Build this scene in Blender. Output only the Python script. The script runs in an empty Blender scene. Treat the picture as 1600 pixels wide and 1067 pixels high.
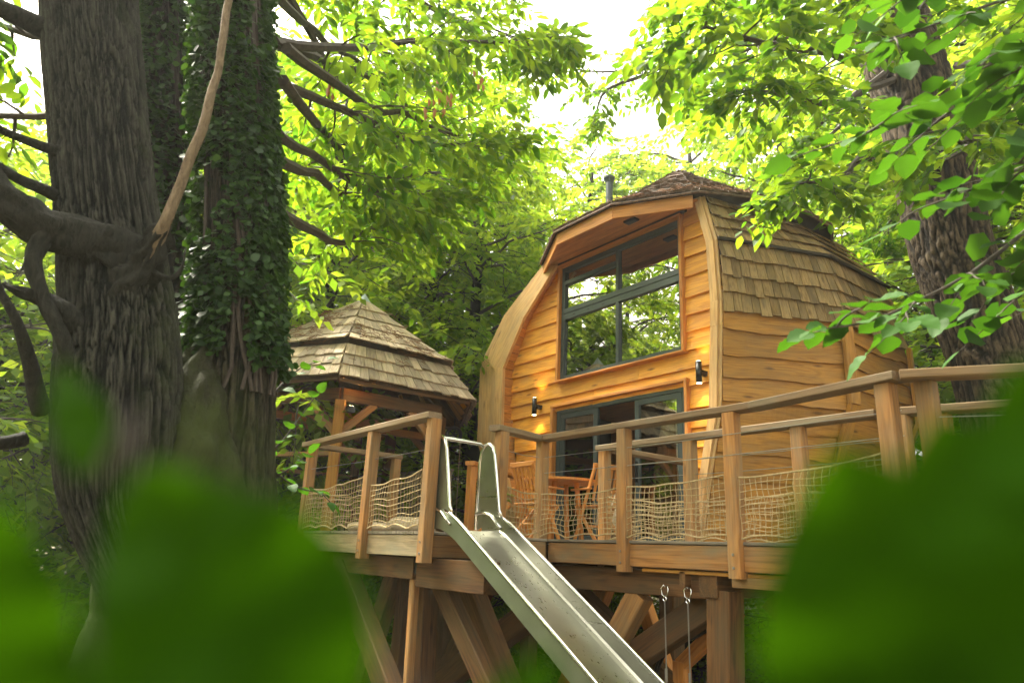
import bpy, math, random
import numpy as np
from mathutils import Vector, Matrix, noise
from math import radians, sin, cos, pi, atan2, sqrt

R_ = random.Random(7)
NR = np.random.default_rng(11)
SC = bpy.context.scene
COL = SC.collection

# ------------------------------------------------------------------ camera, sky, sun, exposure
az, th, ro = radians(53.1), radians(16.9), radians(2.6)
F = Vector((-sin(az), cos(az), 0)); Rr = Vector((cos(az), sin(az), 0)); Zv = Vector((0, 0, 1))
fw = F * cos(th) + Zv * sin(th); up = -F * sin(th) + Zv * cos(th)
ex = Rr * cos(ro) + up * sin(ro); ey = -Rr * sin(ro) + up * cos(ro)
cam = bpy.data.cameras.new('camera'); co = bpy.data.objects.new('camera', cam); COL.objects.link(co)
CAM = Vector((0, 0, 2.82))
co.matrix_world = Matrix(((ex.x, ey.x, -fw.x, CAM.x), (ex.y, ey.y, -fw.y, CAM.y), (ex.z, ey.z, -fw.z, CAM.z), (0, 0, 0, 1)))
cam.sensor_width = 36; cam.lens = 36 * 1097 / 1600
cam.clip_start = 0.02; cam.clip_end = 500
cam.dof.use_dof = True; cam.dof.focus_distance = 8.0; cam.dof.aperture_fstop = 2.6
SC.camera = co

SUN = Vector((-0.52, -0.20, 0.83)).normalized()
w = bpy.data.worlds.new('World'); SC.world = w; w.use_nodes = True
nt = w.node_tree; bg = nt.nodes['Background']
sky = nt.nodes.new('ShaderNodeTexSky'); sky.sky_type = 'NISHITA'; sky.sun_disc = False
sky.sun_elevation = math.asin(SUN.z); sky.sun_rotation = atan2(SUN.x, SUN.y)
sky.air_density = 1.0; sky.dust_density = 6.0; sky.ozone_density = 0.6
hs = nt.nodes.new('ShaderNodeHueSaturation'); hs.inputs['Saturation'].default_value = 0.25
nt.links.new(sky.outputs[0], hs.inputs['Color']); wm = nt.nodes.new('ShaderNodeMixRGB'); wm.blend_type = 'MULTIPLY'; wm.inputs[0].default_value = 1; wm.inputs[2].default_value = (1, .95, .82, 1)
nt.links.new(hs.outputs[0], wm.inputs[1]); nt.links.new(wm.outputs[0], bg.inputs[0])
bg.inputs[1].default_value = 0.15
sl = bpy.data.lights.new('sun', 'SUN'); sl.energy = 3.4; sl.angle = radians(9); sl.color = (1, 0.93, 0.8)
so = bpy.data.objects.new('sun', sl); COL.objects.link(so); so.rotation_euler = SUN.to_track_quat('Z', 'Y').to_euler(); so.location = (0, 0, 30)
SC.view_settings.view_transform = 'Standard'; SC.view_settings.look = 'None'
SC.view_settings.exposure = 2.5; SC.view_settings.gamma = 1
SC.cycles.max_bounces = 8; SC.cycles.transparent_max_bounces = 12; SC.cycles.diffuse_bounces = 4
SC.cycles.transmission_bounces = 6; SC.cycles.caustics_reflective = False; SC.cycles.caustics_refractive = False
SC.cycles.use_denoising = True

# ------------------------------------------------------------------ materials
def newmat(name):
    m = bpy.data.materials.new(name); m.use_nodes = True
    n = m.node_tree.nodes; n.clear()
    o = n.new('ShaderNodeOutputMaterial'); p = n.new('ShaderNodeBsdfPrincipled')
    m.node_tree.links.new(p.outputs[0], o.inputs[0])
    return m, n, m.node_tree.links, p, o

def ramp(n, stops):
    r = n.new('ShaderNodeValToRGB'); e = r.color_ramp.elements
    while len(e) < len(stops): e.new(0.5)
    for i, (pos, c) in enumerate(stops):
        e[i].position = pos; e[i].color = (c[0], c[1], c[2], 1) if not isinstance(c, (int, float)) else (c, c, c, 1)
    return r

def wood(name, dark, light, grey=(0.25, 0.22, 0.18), weather=0.3, rough=0.65, knots=0.75, bump=0.35, vary=0.25):
    m, n, L, p, o = newmat(name)
    tc = n.new('ShaderNodeTexCoord'); oi = n.new('ShaderNodeObjectInfo')
    off = n.new('ShaderNodeVectorMath'); off.operation = 'SCALE'; off.inputs[0].default_value = (37, 91, 53); L.new(oi.outputs['Random'], off.inputs['Scale'])
    add = n.new('ShaderNodeVectorMath'); add.operation = 'ADD'; L.new(tc.outputs['Object'], add.inputs[0]); L.new(off.outputs[0], add.inputs[1])
    def mapped(s):
        mp = n.new('ShaderNodeMapping'); mp.inputs['Scale'].default_value = s; L.new(add.outputs[0], mp.inputs[0]); return mp
    # broad growth-ring figure
    m1 = mapped((0.7, 5, 5)); n1 = n.new('ShaderNodeTexNoise'); n1.inputs['Scale'].default_value = 1; n1.inputs['Detail'].default_value = 2; n1.inputs['Distortion'].default_value = 0.6
    L.new(m1.outputs[0], n1.inputs['Vector'])
    mul = n.new('ShaderNodeMath'); mul.operation = 'MULTIPLY'; mul.inputs[1].default_value = 38; L.new(n1.outputs['Fac'], mul.inputs[0])
    sn = n.new('ShaderNodeMath'); sn.operation = 'SINE'; L.new(mul.outputs[0], sn.inputs[0])
    # fibres
    m2 = mapped((2.5, 70, 70)); n2 = n.new('ShaderNodeTexNoise'); n2.inputs['Scale'].default_value = 1; n2.inputs['Detail'].default_value = 5
    L.new(m2.outputs[0], n2.inputs['Vector'])
    mx = n.new('ShaderNodeMath'); mx.operation = 'MULTIPLY_ADD'; L.new(sn.outputs[0], mx.inputs[0]); mx.inputs[1].default_value = 0.10; L.new(n2.outputs['Fac'], mx.inputs[2])
    r1 = ramp(n, [(0.25, dark), (0.62, light)]); L.new(mx.outputs[0], r1.inputs[0])
    # knots
    m3 = mapped((1.6, 6, 6)); vo = n.new('ShaderNodeTexVoronoi'); vo.inputs['Scale'].default_value = 1; L.new(m3.outputs[0], vo.inputs['Vector'])
    rk = ramp(n, [(0.05, 1.0), (0.16, 0.0)]); L.new(vo.outputs['Distance'], rk.inputs[0])
    km = n.new('ShaderNodeMath'); km.operation = 'MULTIPLY'; km.inputs[1].default_value = knots; L.new(rk.outputs[0], km.inputs[0])
    mk = n.new('ShaderNodeMixRGB'); L.new(km.outputs[0], mk.inputs[0]); L.new(r1.outputs[0], mk.inputs[1]); mk.inputs[2].default_value = (dark[0] * .35, dark[1] * .3, dark[2] * .3, 1)
    # weathering
    m4 = mapped((1.2, 4, 4)); n4 = n.new('ShaderNodeTexNoise'); n4.inputs['Scale'].default_value = 1.3; n4.inputs['Detail'].default_value = 6; n4.inputs['Roughness'].default_value = 0.65
    L.new(m4.outputs[0], n4.inputs['Vector'])
    rw = ramp(n, [(0.38, 0.0), (0.72, weather * 2)]); L.new(n4.outputs['Fac'], rw.inputs[0])
    mw = n.new('ShaderNodeMixRGB'); L.new(rw.outputs[0], mw.inputs[0]); L.new(mk.outputs[0], mw.inputs[1]); mw.inputs[2].default_value = (*grey, 1)
    hv = n.new('ShaderNodeHueSaturation'); mr = n.new('ShaderNodeMapRange'); L.new(oi.outputs['Random'], mr.inputs[0]); mr.inputs['To Min'].default_value = 1 - vary; mr.inputs['To Max'].default_value = 1 + vary
    L.new(mr.outputs[0], hv.inputs['Value']); L.new(mw.outputs[0], hv.inputs['Color']); L.new(hv.outputs[0], p.inputs['Base Color'])
    p.inputs['Roughness'].default_value = rough; p.inputs['Specular IOR Level'].default_value = 0.3
    b = n.new('ShaderNodeBump'); b.inputs['Strength'].default_value = bump; b.inputs['Distance'].default_value = 0.006; L.new(mx.outputs[0], b.inputs['Height']); L.new(b.outputs[0], p.inputs['Normal'])
    return m

def plain(name, c, rough=0.5, metal=0.0, nscale=0, namt=0.3, bump=0.0):
    m, n, L, p, o = newmat(name)
    p.inputs['Roughness'].default_value = rough; p.inputs['Metallic'].default_value = metal
    if nscale:
        tc = n.new('ShaderNodeTexCoord'); no = n.new('ShaderNodeTexNoise'); no.inputs['Scale'].default_value = nscale; no.inputs['Detail'].default_value = 6
        L.new(tc.outputs['Object'], no.inputs['Vector'])
        r = ramp(n, [(0.3, [x * (1 - namt) for x in c]), (0.7, [min(1, x * (1 + namt)) for x in c])]); L.new(no.outputs['Fac'], r.inputs[0]); L.new(r.outputs[0], p.inputs['Base Color'])
        if bump:
            b = n.new('ShaderNodeBump'); b.inputs['Strength'].default_value = bump; b.inputs['Distance'].default_value = 0.01; L.new(no.outputs['Fac'], b.inputs['Height']); L.new(b.outputs[0], p.inputs['Normal'])
    else: p.inputs['Base Color'].default_value = (*c, 1)
    return m

def leafmat(name, c1, c2, t1, t2, trans=0.5, rough=0.42, spec=0.25):
    m, n, L, p, o = newmat(name)
    at = n.new('ShaderNodeAttribute'); at.attribute_name = 'rnd'
    geo = n.new('ShaderNodeNewGeometry'); no = n.new('ShaderNodeTexNoise'); no.inputs['Scale'].default_value = 0.9; no.inputs['Detail'].default_value = 3
    L.new(geo.outputs['Position'], no.inputs['Vector'])
    ad = n.new('ShaderNodeMath'); ad.operation = 'MULTIPLY_ADD'; L.new(no.outputs['Fac'], ad.inputs[0]); ad.inputs[1].default_value = 0.55
    am = n.new('ShaderNodeMath'); am.operation = 'MULTIPLY'; am.inputs[1].default_value = 0.62; L.new(at.outputs['Fac'], am.inputs[0]); L.new(am.outputs[0], ad.inputs[2])
    r = ramp(n, [(0.3, c1), (0.85, c2)]); r2 = ramp(n, [(0.3, t1), (0.85, t2)]); p.inputs['Specular IOR Level'].default_value = spec
    L.new(ad.outputs[0], r.inputs[0]); L.new(ad.outputs[0], r2.inputs[0])
    tr = n.new('ShaderNodeBsdfTranslucent'); mix = n.new('ShaderNodeMixShader'); mix.inputs[0].default_value = trans
    L.new(r.outputs[0], p.inputs['Base Color']); L.new(r2.outputs[0], tr.inputs[0]); p.inputs['Roughness'].default_value = rough
    L.new(p.outputs[0], mix.inputs[1]); L.new(tr.outputs[0], mix.inputs[2]); L.new(mix.outputs[0], o.inputs[0])
    return m

def barkmat(name, dark, light, moss=0.3, mosscol=(0.07, 0.10, 0.015), vs=9.0):
    m, n, L, p, o = newmat(name)
    tc = n.new('ShaderNodeTexCoord')
    mp = n.new('ShaderNodeMapping'); mp.inputs['Scale'].default_value = (vs * 4, vs * 4, vs * 1.5); L.new(tc.outputs['Object'], mp.inputs[0])
    nz = n.new('ShaderNodeTexNoise'); nz.inputs['Scale'].default_value = 1.0; nz.inputs['Detail'].default_value = 8; nz.inputs['Roughness'].default_value = 0.62; nz.inputs['Distortion'].default_value = 0.9
    L.new(mp.outputs[0], nz.inputs['Vector'])
    at = n.new('ShaderNodeAttribute'); at.attribute_name = 'crack'
    mul = n.new('ShaderNodeMath'); mul.operation = 'MULTIPLY_ADD'; L.new(at.outputs['Fac'], mul.inputs[0]); mul.inputs[1].default_value = 0.55
    mm = n.new('ShaderNodeMath'); mm.operation = 'MULTIPLY'; mm.inputs[1].default_value = 0.6; L.new(nz.outputs['Fac'], mm.inputs[0]); L.new(mm.outputs[0], mul.inputs[2])
    r = ramp(n, [(0.34, [c * .25 for c in dark]), (0.50, dark), (0.78, light), (0.95, [c * 1.7 for c in light])]); L.new(mul.outputs[0], r.inputs[0])
    n2 = n.new('ShaderNodeTexNoise'); n2.inputs['Scale'].default_value = 1.7; n2.inputs['Detail'].default_value = 7; n2.inputs['Roughness'].default_value = 0.7; L.new(tc.outputs['Object'], n2.inputs['Vector'])
    a2 = n.new('ShaderNodeAttribute'); a2.attribute_name = 'moss'
    ma = n.new('ShaderNodeMath'); ma.operation = 'ADD'; L.new(n2.outputs['Fac'], ma.inputs[0]); L.new(a2.outputs['Fac'], ma.inputs[1])
    rm = ramp(n, [(0.66 - moss * 0.2, 0.0), (0.84 - moss * 0.1, 0.85)]); L.new(ma.outputs[0], rm.inputs[0])
    mx = n.new('ShaderNodeMixRGB'); L.new(rm.outputs[0], mx.inputs[0]); L.new(r.outputs[0], mx.inputs[1]); mx.inputs[2].default_value = (*mosscol, 1)
    L.new(mx.outputs[0], p.inputs['Base Color']); p.inputs['Roughness'].default_value = 0.85; p.inputs['Specular IOR Level'].default_value = 0.2
    b = n.new('ShaderNodeBump'); b.inputs['Strength'].default_value = 0.9; b.inputs['Distance'].default_value = 0.03; L.new(nz.outputs['Fac'], b.inputs['Height']); L.new(b.outputs[0], p.inputs['Normal'])
    return m

M = {}
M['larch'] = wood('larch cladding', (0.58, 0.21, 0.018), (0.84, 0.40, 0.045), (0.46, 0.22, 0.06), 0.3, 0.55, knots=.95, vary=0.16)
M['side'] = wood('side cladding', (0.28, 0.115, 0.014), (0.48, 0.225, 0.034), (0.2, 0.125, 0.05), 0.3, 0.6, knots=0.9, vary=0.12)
M['rim'] = wood('curved fascia', (0.46, 0.25, 0.09), (0.66, 0.41, 0.17), (0.32, 0.24, 0.14), 0.3, 0.65, vary=0.08)
M['orange'] = wood('orange timber', (0.42, 0.15, 0.025), (0.62, 0.26, 0.055), (0.25, 0.12, 0.05), 0.25, 0.55, vary=0.12)
M['post'] = wood('railing post', (0.22, 0.095, 0.026), (0.42, 0.20, 0.058), (0.21, 0.165, 0.09), 0.45, 0.7, vary=0.15)
M['hand'] = wood('handrail', (0.13, 0.075, 0.035), (0.25, 0.155, 0.075), (0.20, 0.16, 0.10), 0.5, 0.7, vary=0.1)
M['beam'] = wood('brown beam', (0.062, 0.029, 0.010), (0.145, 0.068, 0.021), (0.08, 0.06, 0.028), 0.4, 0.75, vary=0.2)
M['pale'] = wood('pale fascia', (0.22, 0.155, 0.08), (0.36, 0.27, 0.15), (0.20, 0.19, 0.12), 0.45, 0.75, vary=0.1)
M['grey'] = wood('grey boards', (0.16, 0.125, 0.09), (0.27, 0.225, 0.16), (0.2, 0.18, 0.14), 0.5, 0.8, vary=0.2)
M['shingle'] = wood('shingle', (0.26, 0.185, 0.12), (0.45, 0.345, 0.235), (0.28, 0.24, 0.18), 0.4, 0.8, knots=0.8, vary=0.34)
M['hshingle'] = wood('brown shingle', (0.18, 0.11, 0.042), (0.34, 0.22, 0.095), (0.15, 0.12, 0.07), 0.4, 0.8, knots=0.8, vary=0.34)
M['tile'] = plain('small roof shakes', (0.11, 0.066, 0.045), 0.85, 0, 14, 0.6)
M['dark'] = plain('sheathing', (0.03, 0.022, 0.015), 0.9)
M['frame'] = plain('anthracite frame', (0.045, 0.06, 0.062), 0.35, 0.2)
M['black'] = plain('black metal', (0.012, 0.012, 0.013), 0.35, 0.3)
M['steel'] = plain('stainless', (0.33, 0.33, 0.28), 0.28, 1.0, 3.0, 0.12)
def streaks(m):
    n, L = m.node_tree.nodes, m.node_tree.links; p = [q for q in n if q.type == 'BSDF_PRINCIPLED'][0]
    tc = n.new('ShaderNodeTexCoord'); mp = n.new('ShaderNodeMapping'); mp.inputs['Rotation'].default_value = (0, radians(-30.7), 0); mp.inputs['Scale'].default_value = (1.2, 40, 40)
    a = n.new('ShaderNodeTexNoise'); a.inputs['Scale'].default_value = 1; a.inputs['Detail'].default_value = 8; L.new(tc.outputs['Object'], mp.inputs[0]); L.new(mp.outputs[0], a.inputs['Vector'])
    b = n.new('ShaderNodeTexNoise'); b.inputs['Scale'].default_value = 5; b.inputs['Detail'].default_value = 8; b.inputs['Roughness'].default_value = .7; L.new(tc.outputs['Object'], b.inputs['Vector'])
    mu = n.new('ShaderNodeMath'); mu.operation = 'MULTIPLY'; L.new(a.outputs['Fac'], mu.inputs[0]); L.new(b.outputs['Fac'], mu.inputs[1])
    r = ramp(n, [(.10, .26), (.45, .33)]); L.new(mu.outputs[0], r.inputs[0]); L.new(r.outputs[0], p.inputs['Roughness'])
    bu = n.new('ShaderNodeBump'); bu.inputs['Strength'].default_value = .012; bu.inputs['Distance'].default_value = .003; L.new(a.outputs['Fac'], bu.inputs['Height']); L.new(bu.outputs[0], p.inputs['Normal'])
streaks(M['steel'])
M['tube'] = plain('polished tube', (0.72, 0.71, 0.68), 0.16, 1.0)
M['rope'] = plain('net cord', (0.40, 0.30, 0.15), 0.9, 0, 60, 0.3)
M['wire'] = plain('steel wire', (0.35, 0.33, 0.3), 0.4, 0.8)
M['curtain'] = plain('cream curtain', (0.85, 0.80, 0.62), 0.9)
M['cushion'] = plain('linen cushion', (0.48, 0.38, 0.26), 0.95, 0, 40, 0.15, 0.2)
M['canvas'] = plain('cream canvas', (0.55, 0.48, 0.36), 0.9, 0, 50, 0.1)
M['litter'] = plain('fallen catkins', (0.17, 0.075, 0.03), 0.9)
M['ground'] = plain('forest floor', (0.075, 0.06, 0.025), 0.95, 0, 2.2, 0.7, 0.8)
M['copper'] = plain('roof cap lead', (0.3, 0.36, 0.36), 0.5, 0.3)
M['lead'] = plain('lead flashing', (0.06, 0.07, 0.07), 0.6, 0.2)
M['bottle'] = plain('bottle glass', (0.25, 0.2, 0.08), 0.1)
M['amber'] = plain('dried leaf', (0.35, 0.13, 0.05), 0.8)
M['bark'] = barkmat('chestnut bark', (0.006, 0.006, 0.004), (0.034, 0.034, 0.024), 0.3, (0.024, 0.036, 0.006))
M['bark2'] = barkmat('mossy bark', (0.007, 0.006, 0.0035), (0.040, 0.034, 0.020), 0.5, (0.032, 0.045, 0.006))
M['bark3'] = barkmat('brown bark', (0.010, 0.007, 0.0045), (0.066, 0.048, 0.030), 0.0)
M['twig'] = plain('twig bark', (0.04, 0.03, 0.02), 0.85, 0, 20, 0.4)
M['deadwood'] = barkmat('pale dead wood', (0.09, 0.065, 0.04), (0.28, 0.21, 0.13), 0.0, vs=9)
M['leafY'] = leafmat('chestnut leaf', (0.035, 0.10, 0.006), (0.07, 0.16, 0.008), (0.10, 0.25, 0.008), (0.31, 0.45, 0.014), 0.52, 0.6)
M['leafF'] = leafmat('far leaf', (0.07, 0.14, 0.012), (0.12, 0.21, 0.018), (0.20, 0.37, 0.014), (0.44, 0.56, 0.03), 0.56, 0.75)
M['leafG'] = leafmat('hazel leaf', (0.02, 0.07, 0.004), (0.035, 0.11, 0.006), (0.03, 0.10, 0.003), (0.08, 0.20, 0.006), 0.4, 0.65)
M['leafI'] = leafmat('ivy leaf', (0.010, 0.032, 0.005), (0.03, 0.075, 0.008), (0.02, 0.07, 0.004), (0.08, 0.18, 0.008), 0.25, 0.5)
M['leafB'] = leafmat('foreground leaf', (0.010, 0.036, 0.0008), (0.014, 0.044, 0.0008), (0.038, 0.115, 0.0006), (0.048, 0.135, 0.0006), 0.5, 0.9, 0.03)
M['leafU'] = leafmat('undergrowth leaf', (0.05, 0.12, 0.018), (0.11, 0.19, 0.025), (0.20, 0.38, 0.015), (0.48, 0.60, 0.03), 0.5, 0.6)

def glassmat(name, refl):
    m, n, L, p, o = newmat(name)
    gl = n.new('ShaderNodeBsdfGlossy'); gl.inputs['Roughness'].default_value = 0.0; gl.inputs[0].default_value = (1, 0.98, 0.94, 1)
    tr = n.new('ShaderNodeBsdfTransparent'); tr.inputs[0].default_value = (0.85, 0.9, 0.86, 1)
    fr = n.new('ShaderNodeFresnel'); fr.inputs[0].default_value = 1.5
    ad = n.new('ShaderNodeMath'); ad.operation = 'ADD'; ad.inputs[1].default_value = refl; ad.use_clamp = True; L.new(fr.outputs[0], ad.inputs[0])
    mx = n.new('ShaderNodeMixShader'); L.new(ad.outputs[0], mx.inputs[0]); L.new(tr.outputs[0], mx.inputs[1]); L.new(gl.outputs[0], mx.inputs[2]); L.new(mx.outputs[0], o.inputs[0])
    return m
M['glass'] = glassmat('window glass', 0.30)
M['glassdoor'] = glassmat('door glass', 0.16)
def emit(name, c, s):
    m, n, L, p, o = newmat(name); p.inputs['Emission Color'].default_value = (*c, 1); p.inputs['Emission Strength'].default_value = s; p.inputs['Base Color'].default_value = (*c, 1); return m
M['glow'] = emit('lamp lens', (1, 0.72, 0.35), 6)

# ------------------------------------------------------------------ object helpers
ROOT = {}
def thing(name, label, cat, loc=(0, 0, 0), group=None):
    o = bpy.data.objects.new(name, None); COL.objects.link(o); o.location = loc; o.empty_display_size = 0.2
    o['label'] = label; o['category'] = cat
    if group: o['group'] = group
    return o
def tag(o, label, cat, group=None, kind=None):
    if label: o['label'] = label
    if cat: o['category'] = cat
    if group: o['group'] = group
    if kind: o['kind'] = kind
    return o
def world_of(o):
    m = o.matrix_basis.copy()
    return world_of(o.parent) @ m if o.parent else m
def link(name, me, mat, parent=None, mw=None):
    o = bpy.data.objects.new(name, me); COL.objects.link(o)
    if mat is not None and not me.materials: me.materials.append(mat)
    mw = mw or Matrix.Identity(4)
    if parent:
        o.parent = parent; o.matrix_basis = world_of(parent).inverted() @ mw
    else: o.matrix_basis = mw
    return o
def pymesh(name, v, f, smooth=False):
    me = bpy.data.meshes.new(name); me.from_pydata([tuple(p) for p in v], [], f); me.update()
    if smooth: me.polygons.foreach_set('use_smooth', [True] * len(me.polygons))
    return me
def frame(o, x, z):
    x = Vector(x).normalized(); z = Vector(z); y = z.cross(x).normalized(); z = x.cross(y)
    o = Vector(o)
    return Matrix(((x.x, y.x, z.x, o.x), (x.y, y.y, z.y, o.y), (x.z, y.z, z.z, o.z), (0, 0, 0, 1)))
def beam(name, p0, p1, w, h, mat, parent=None, upv=(0, 0, 1), ch=0.006, cut0=0, cut1=0):
    """rectangular timber from p0 to p1, w across, h along upv"""
    p0, p1 = Vector(p0), Vector(p1); d = p1 - p0; L = d.length
    u = Vector(upv)
    if abs(d.normalized().dot(u)) > 0.97: u = Vector((0, 1, 0))
    mw = frame(p0, d, u)
    a, b = w / 2, h / 2
    sec = [(-a + ch, -b), (a - ch, -b), (a, -b + ch), (a, b - ch), (a - ch, b), (-a + ch, b), (-a, b - ch), (-a, -b + ch)]
    v = [(0 + cut0 * z, y, z) for y, z in sec] + [(L + cut1 * z, y, z) for y, z in sec]
    f = [tuple(range(7, -1, -1)), tuple(range(8, 16))] + [(i, (i + 1) % 8, (i + 1) % 8 + 8, i + 8) for i in range(8)]
    return link(name, pymesh(name, v, f), M[mat] if isinstance(mat, str) else mat, parent, mw)
def tube_geo(pts, rad, seg=8, closed=False):
    pts = [Vector(p) for p in pts]; n = len(pts); v = []; f = []
    if not hasattr(rad, '__len__'): rad = [rad] * n
    prev = None
    for i in range(n):
        if closed: t = pts[(i + 1) % n] - pts[i - 1]
        else: t = pts[min(i + 1, n - 1)] - pts[max(i - 1, 0)]
        if t.length < 1e-9: t = Vector((0, 0, 1))
        t.normalize()
        if prev is None:
            a = Vector((0, 0, 1)) if abs(t.z) < 0.9 else Vector((1, 0, 0)); x = a.cross(t).normalized()
        else: x = (prev - t * prev.dot(t)).normalized()
        prev = x; y = t.cross(x)
        for k in range(seg):
            an = 2 * pi * k / seg; v.append(pts[i] + (x * cos(an) + y * sin(an)) * rad[i])
    m = n if closed else n - 1
    for i in range(m):
        for k in range(seg):
            a, b = i * seg + k, i * seg + (k + 1) % seg; c, d = ((i + 1) % n) * seg + (k + 1) % seg, ((i + 1) % n) * seg + k
            f.append((a, b, c, d))
    if not closed:
        f.append(tuple(range(seg - 1, -1, -1))); f.append(tuple((n - 1) * seg + k for k in range(seg)))
    return v, f
class Geo:
    def __init__(s): s.v = []; s.f = []
    def add(s, v, f):
        o = len(s.v); s.v += list(v); s.f += [tuple(i + o for i in q) for q in f]
    def tube(s, *a, **k): s.add(*tube_geo(*a, **k)); return s
    def box(s, c, sz, rz=0, tilt=None):
        c = Vector(c); a = [x / 2 for x in sz]
        pts = [Vector((x * a[0], y * a[1], z * a[2])) for x in (-1, 1) for y in (-1, 1) for z in (-1, 1)]
        Rm = Matrix.Rotation(rz, 3, 'Z')
        if tilt: Rm = Rm @ tilt
        s.add([c + Rm @ p for p in pts], [(0, 1, 3, 2), (4, 6, 7, 5), (0, 4, 5, 1), (2, 3, 7, 6), (0, 2, 6, 4), (1, 5, 7, 3)]); return s
    def bar(s, p0, p1, w, h, upv=(0, 0, 1)):
        p0, p1 = Vector(p0), Vector(p1); d = p1 - p0; u = Vector(upv)
        if abs(d.normalized().dot(u)) > 0.97: u = Vector((0, 1, 0))
        m = frame(p0, d, u); L = d.length
        s.add([m @ Vector((x, y * w / 2, z * h / 2)) for x in (0, L) for y in (-1, 1) for z in (-1, 1)], [(0, 1, 3, 2), (4, 6, 7, 5), (0, 4, 5, 1), (2, 3, 7, 6), (0, 2, 6, 4), (1, 5, 7, 3)]); return s
    def build(s, name, mat, parent=None, smooth=False, mw=None):
        return link(name, pymesh(name, s.v, s.f, smooth), M[mat] if isinstance(mat, str) else mat, parent, mw)
def local_mesh(name, wverts, faces, mw, mat, parent, smooth=False):
    inv = mw.inverted()
    return link(name, pymesh(name, [inv @ Vector(p) for p in wverts], faces, smooth), M[mat] if isinstance(mat, str) else mat, parent, mw)
def prism(name, poly, ext, mat, parent, grain=(1, 0, 0), n=None):
    """closed slab: polygon of world points extruded by vector ext"""
    poly = [Vector(p) for p in poly]; ext = Vector(ext); k = len(poly)
    v = poly + [p + ext for p in poly]
    f = [tuple(range(k)), tuple(range(2 * k - 1, k - 1, -1))] + [(i, i + k, (i + 1) % k + k, (i + 1) % k) for i in range(k)]
    return local_mesh(name, v, f, frame(poly[0], grain, ext), mat, parent)
def lapboard(name, BL, BR, TL, TR, nrm, mat, parent, thick=0.022, proud_b=0.03, proud_t=0.004, wavy=0.012, cols=14, grain='x', rnd=None):
    BL, BR, TL, TR = map(Vector, (BL, BR, TL, TR)); nrm = Vector(nrm).normalized(); dn = (BL - TL + BR - TR).normalized()
    ph = R_.uniform(0, 100); v = []; f = []; Lb = (BR - BL).length
    for i in range(cols + 1):
        t = i / cols; b = BL.lerp(BR, t); tp = TL.lerp(TR, t)
        if wavy: b = b + dn * (wavy * (1.3 * noise.noise(Vector((t * Lb * 1.1 + ph, 0, 0))) + 0.6 * noise.noise(Vector((t * Lb * 5 + ph, 7, 0)))) + wavy * 0.5)
        v += [b + nrm * proud_b, tp + nrm * proud_t, tp + nrm * (proud_t - thick), b + nrm * (proud_b - thick)]
    for i in range(cols):
        a, c = i * 4, i * 4 + 4
        for k in range(4): f.append((a + k, c + k, c + (k + 1) % 4, a + (k + 1) % 4))
    f += [(0, 1, 2, 3), tuple(cols * 4 + k for k in (3, 2, 1, 0))]
    gx = (BR - BL) if grain == 'x' else (TL - BL)
    return local_mesh(name, v, f, frame(BL, gx, nrm), mat, parent)

# ------------------------------------------------------------------ numpy foliage
def mesh_np(name, V, quads=None, tris=None, attrs=None, smooth=False):
    me = bpy.data.meshes.new(name)
    V = np.asarray(V, np.float32); me.vertices.add(len(V)); me.vertices.foreach_set('co', V.ravel())
    fs = quads if quads is not None else tris; k = fs.shape[1]; n = len(fs)
    me.loops.add(n * k); me.loops.foreach_set('vertex_index', fs.astype(np.int32).ravel())
    me.polygons.add(n); me.polygons.foreach_set('loop_start', np.arange(0, n * k, k, dtype=np.int32))
    try: me.polygons.foreach_set('loop_total', np.full(n, k, np.int32))
    except Exception: pass
    if smooth: me.polygons.foreach_set('use_smooth', np.ones(n, bool))
    me.update(calc_edges=True)
    for nm, dom, arr in (attrs or []):
        a = me.attributes.new(nm, 'FLOAT', dom); a.data.foreach_set('value', np.asarray(arr, np.float32))
    return me
LEAF = {  # unit leaf along +x, width in y; two quads folded on the midrib
 'lance': (np.array([(0, 0, 0), (.3, .19, .035), (.68, .17, .03), (1, 0, -.08), (.68, -.17, .03), (.3, -.19, .035)]), np.array([(0, 3, 2, 1), (0, 5, 4, 3)])),
 'round': (np.array([(0, 0, 0), (.22, .40, .03), (.72, .36, .02), (1.0, 0, -.06), (.72, -.36, .02), (.22, -.40, .03)]), np.array([(0, 3, 2, 1), (0, 5, 4, 3)])),
 'far': (np.array([(0, 0, 0), (.45, .24, .04), (1, 0, -.06), (.45, -.24, .04)]), np.array([(0, 1, 2, 3)])),
}
def rotm(xd, roll, rng):
    xd = xd / np.linalg.norm(xd, axis=1, keepdims=True)
    upv = np.tile([0, 0, 1.], (len(xd), 1)); y = np.cross(upv, xd); y /= np.maximum(1e-6, np.linalg.norm(y, axis=1, keepdims=True)); z = np.cross(xd, y)
    c, s = np.cos(roll)[:, None], np.sin(roll)[:, None]
    return np.stack([xd, y * c + z * s, z * c - y * s], axis=2)
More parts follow.
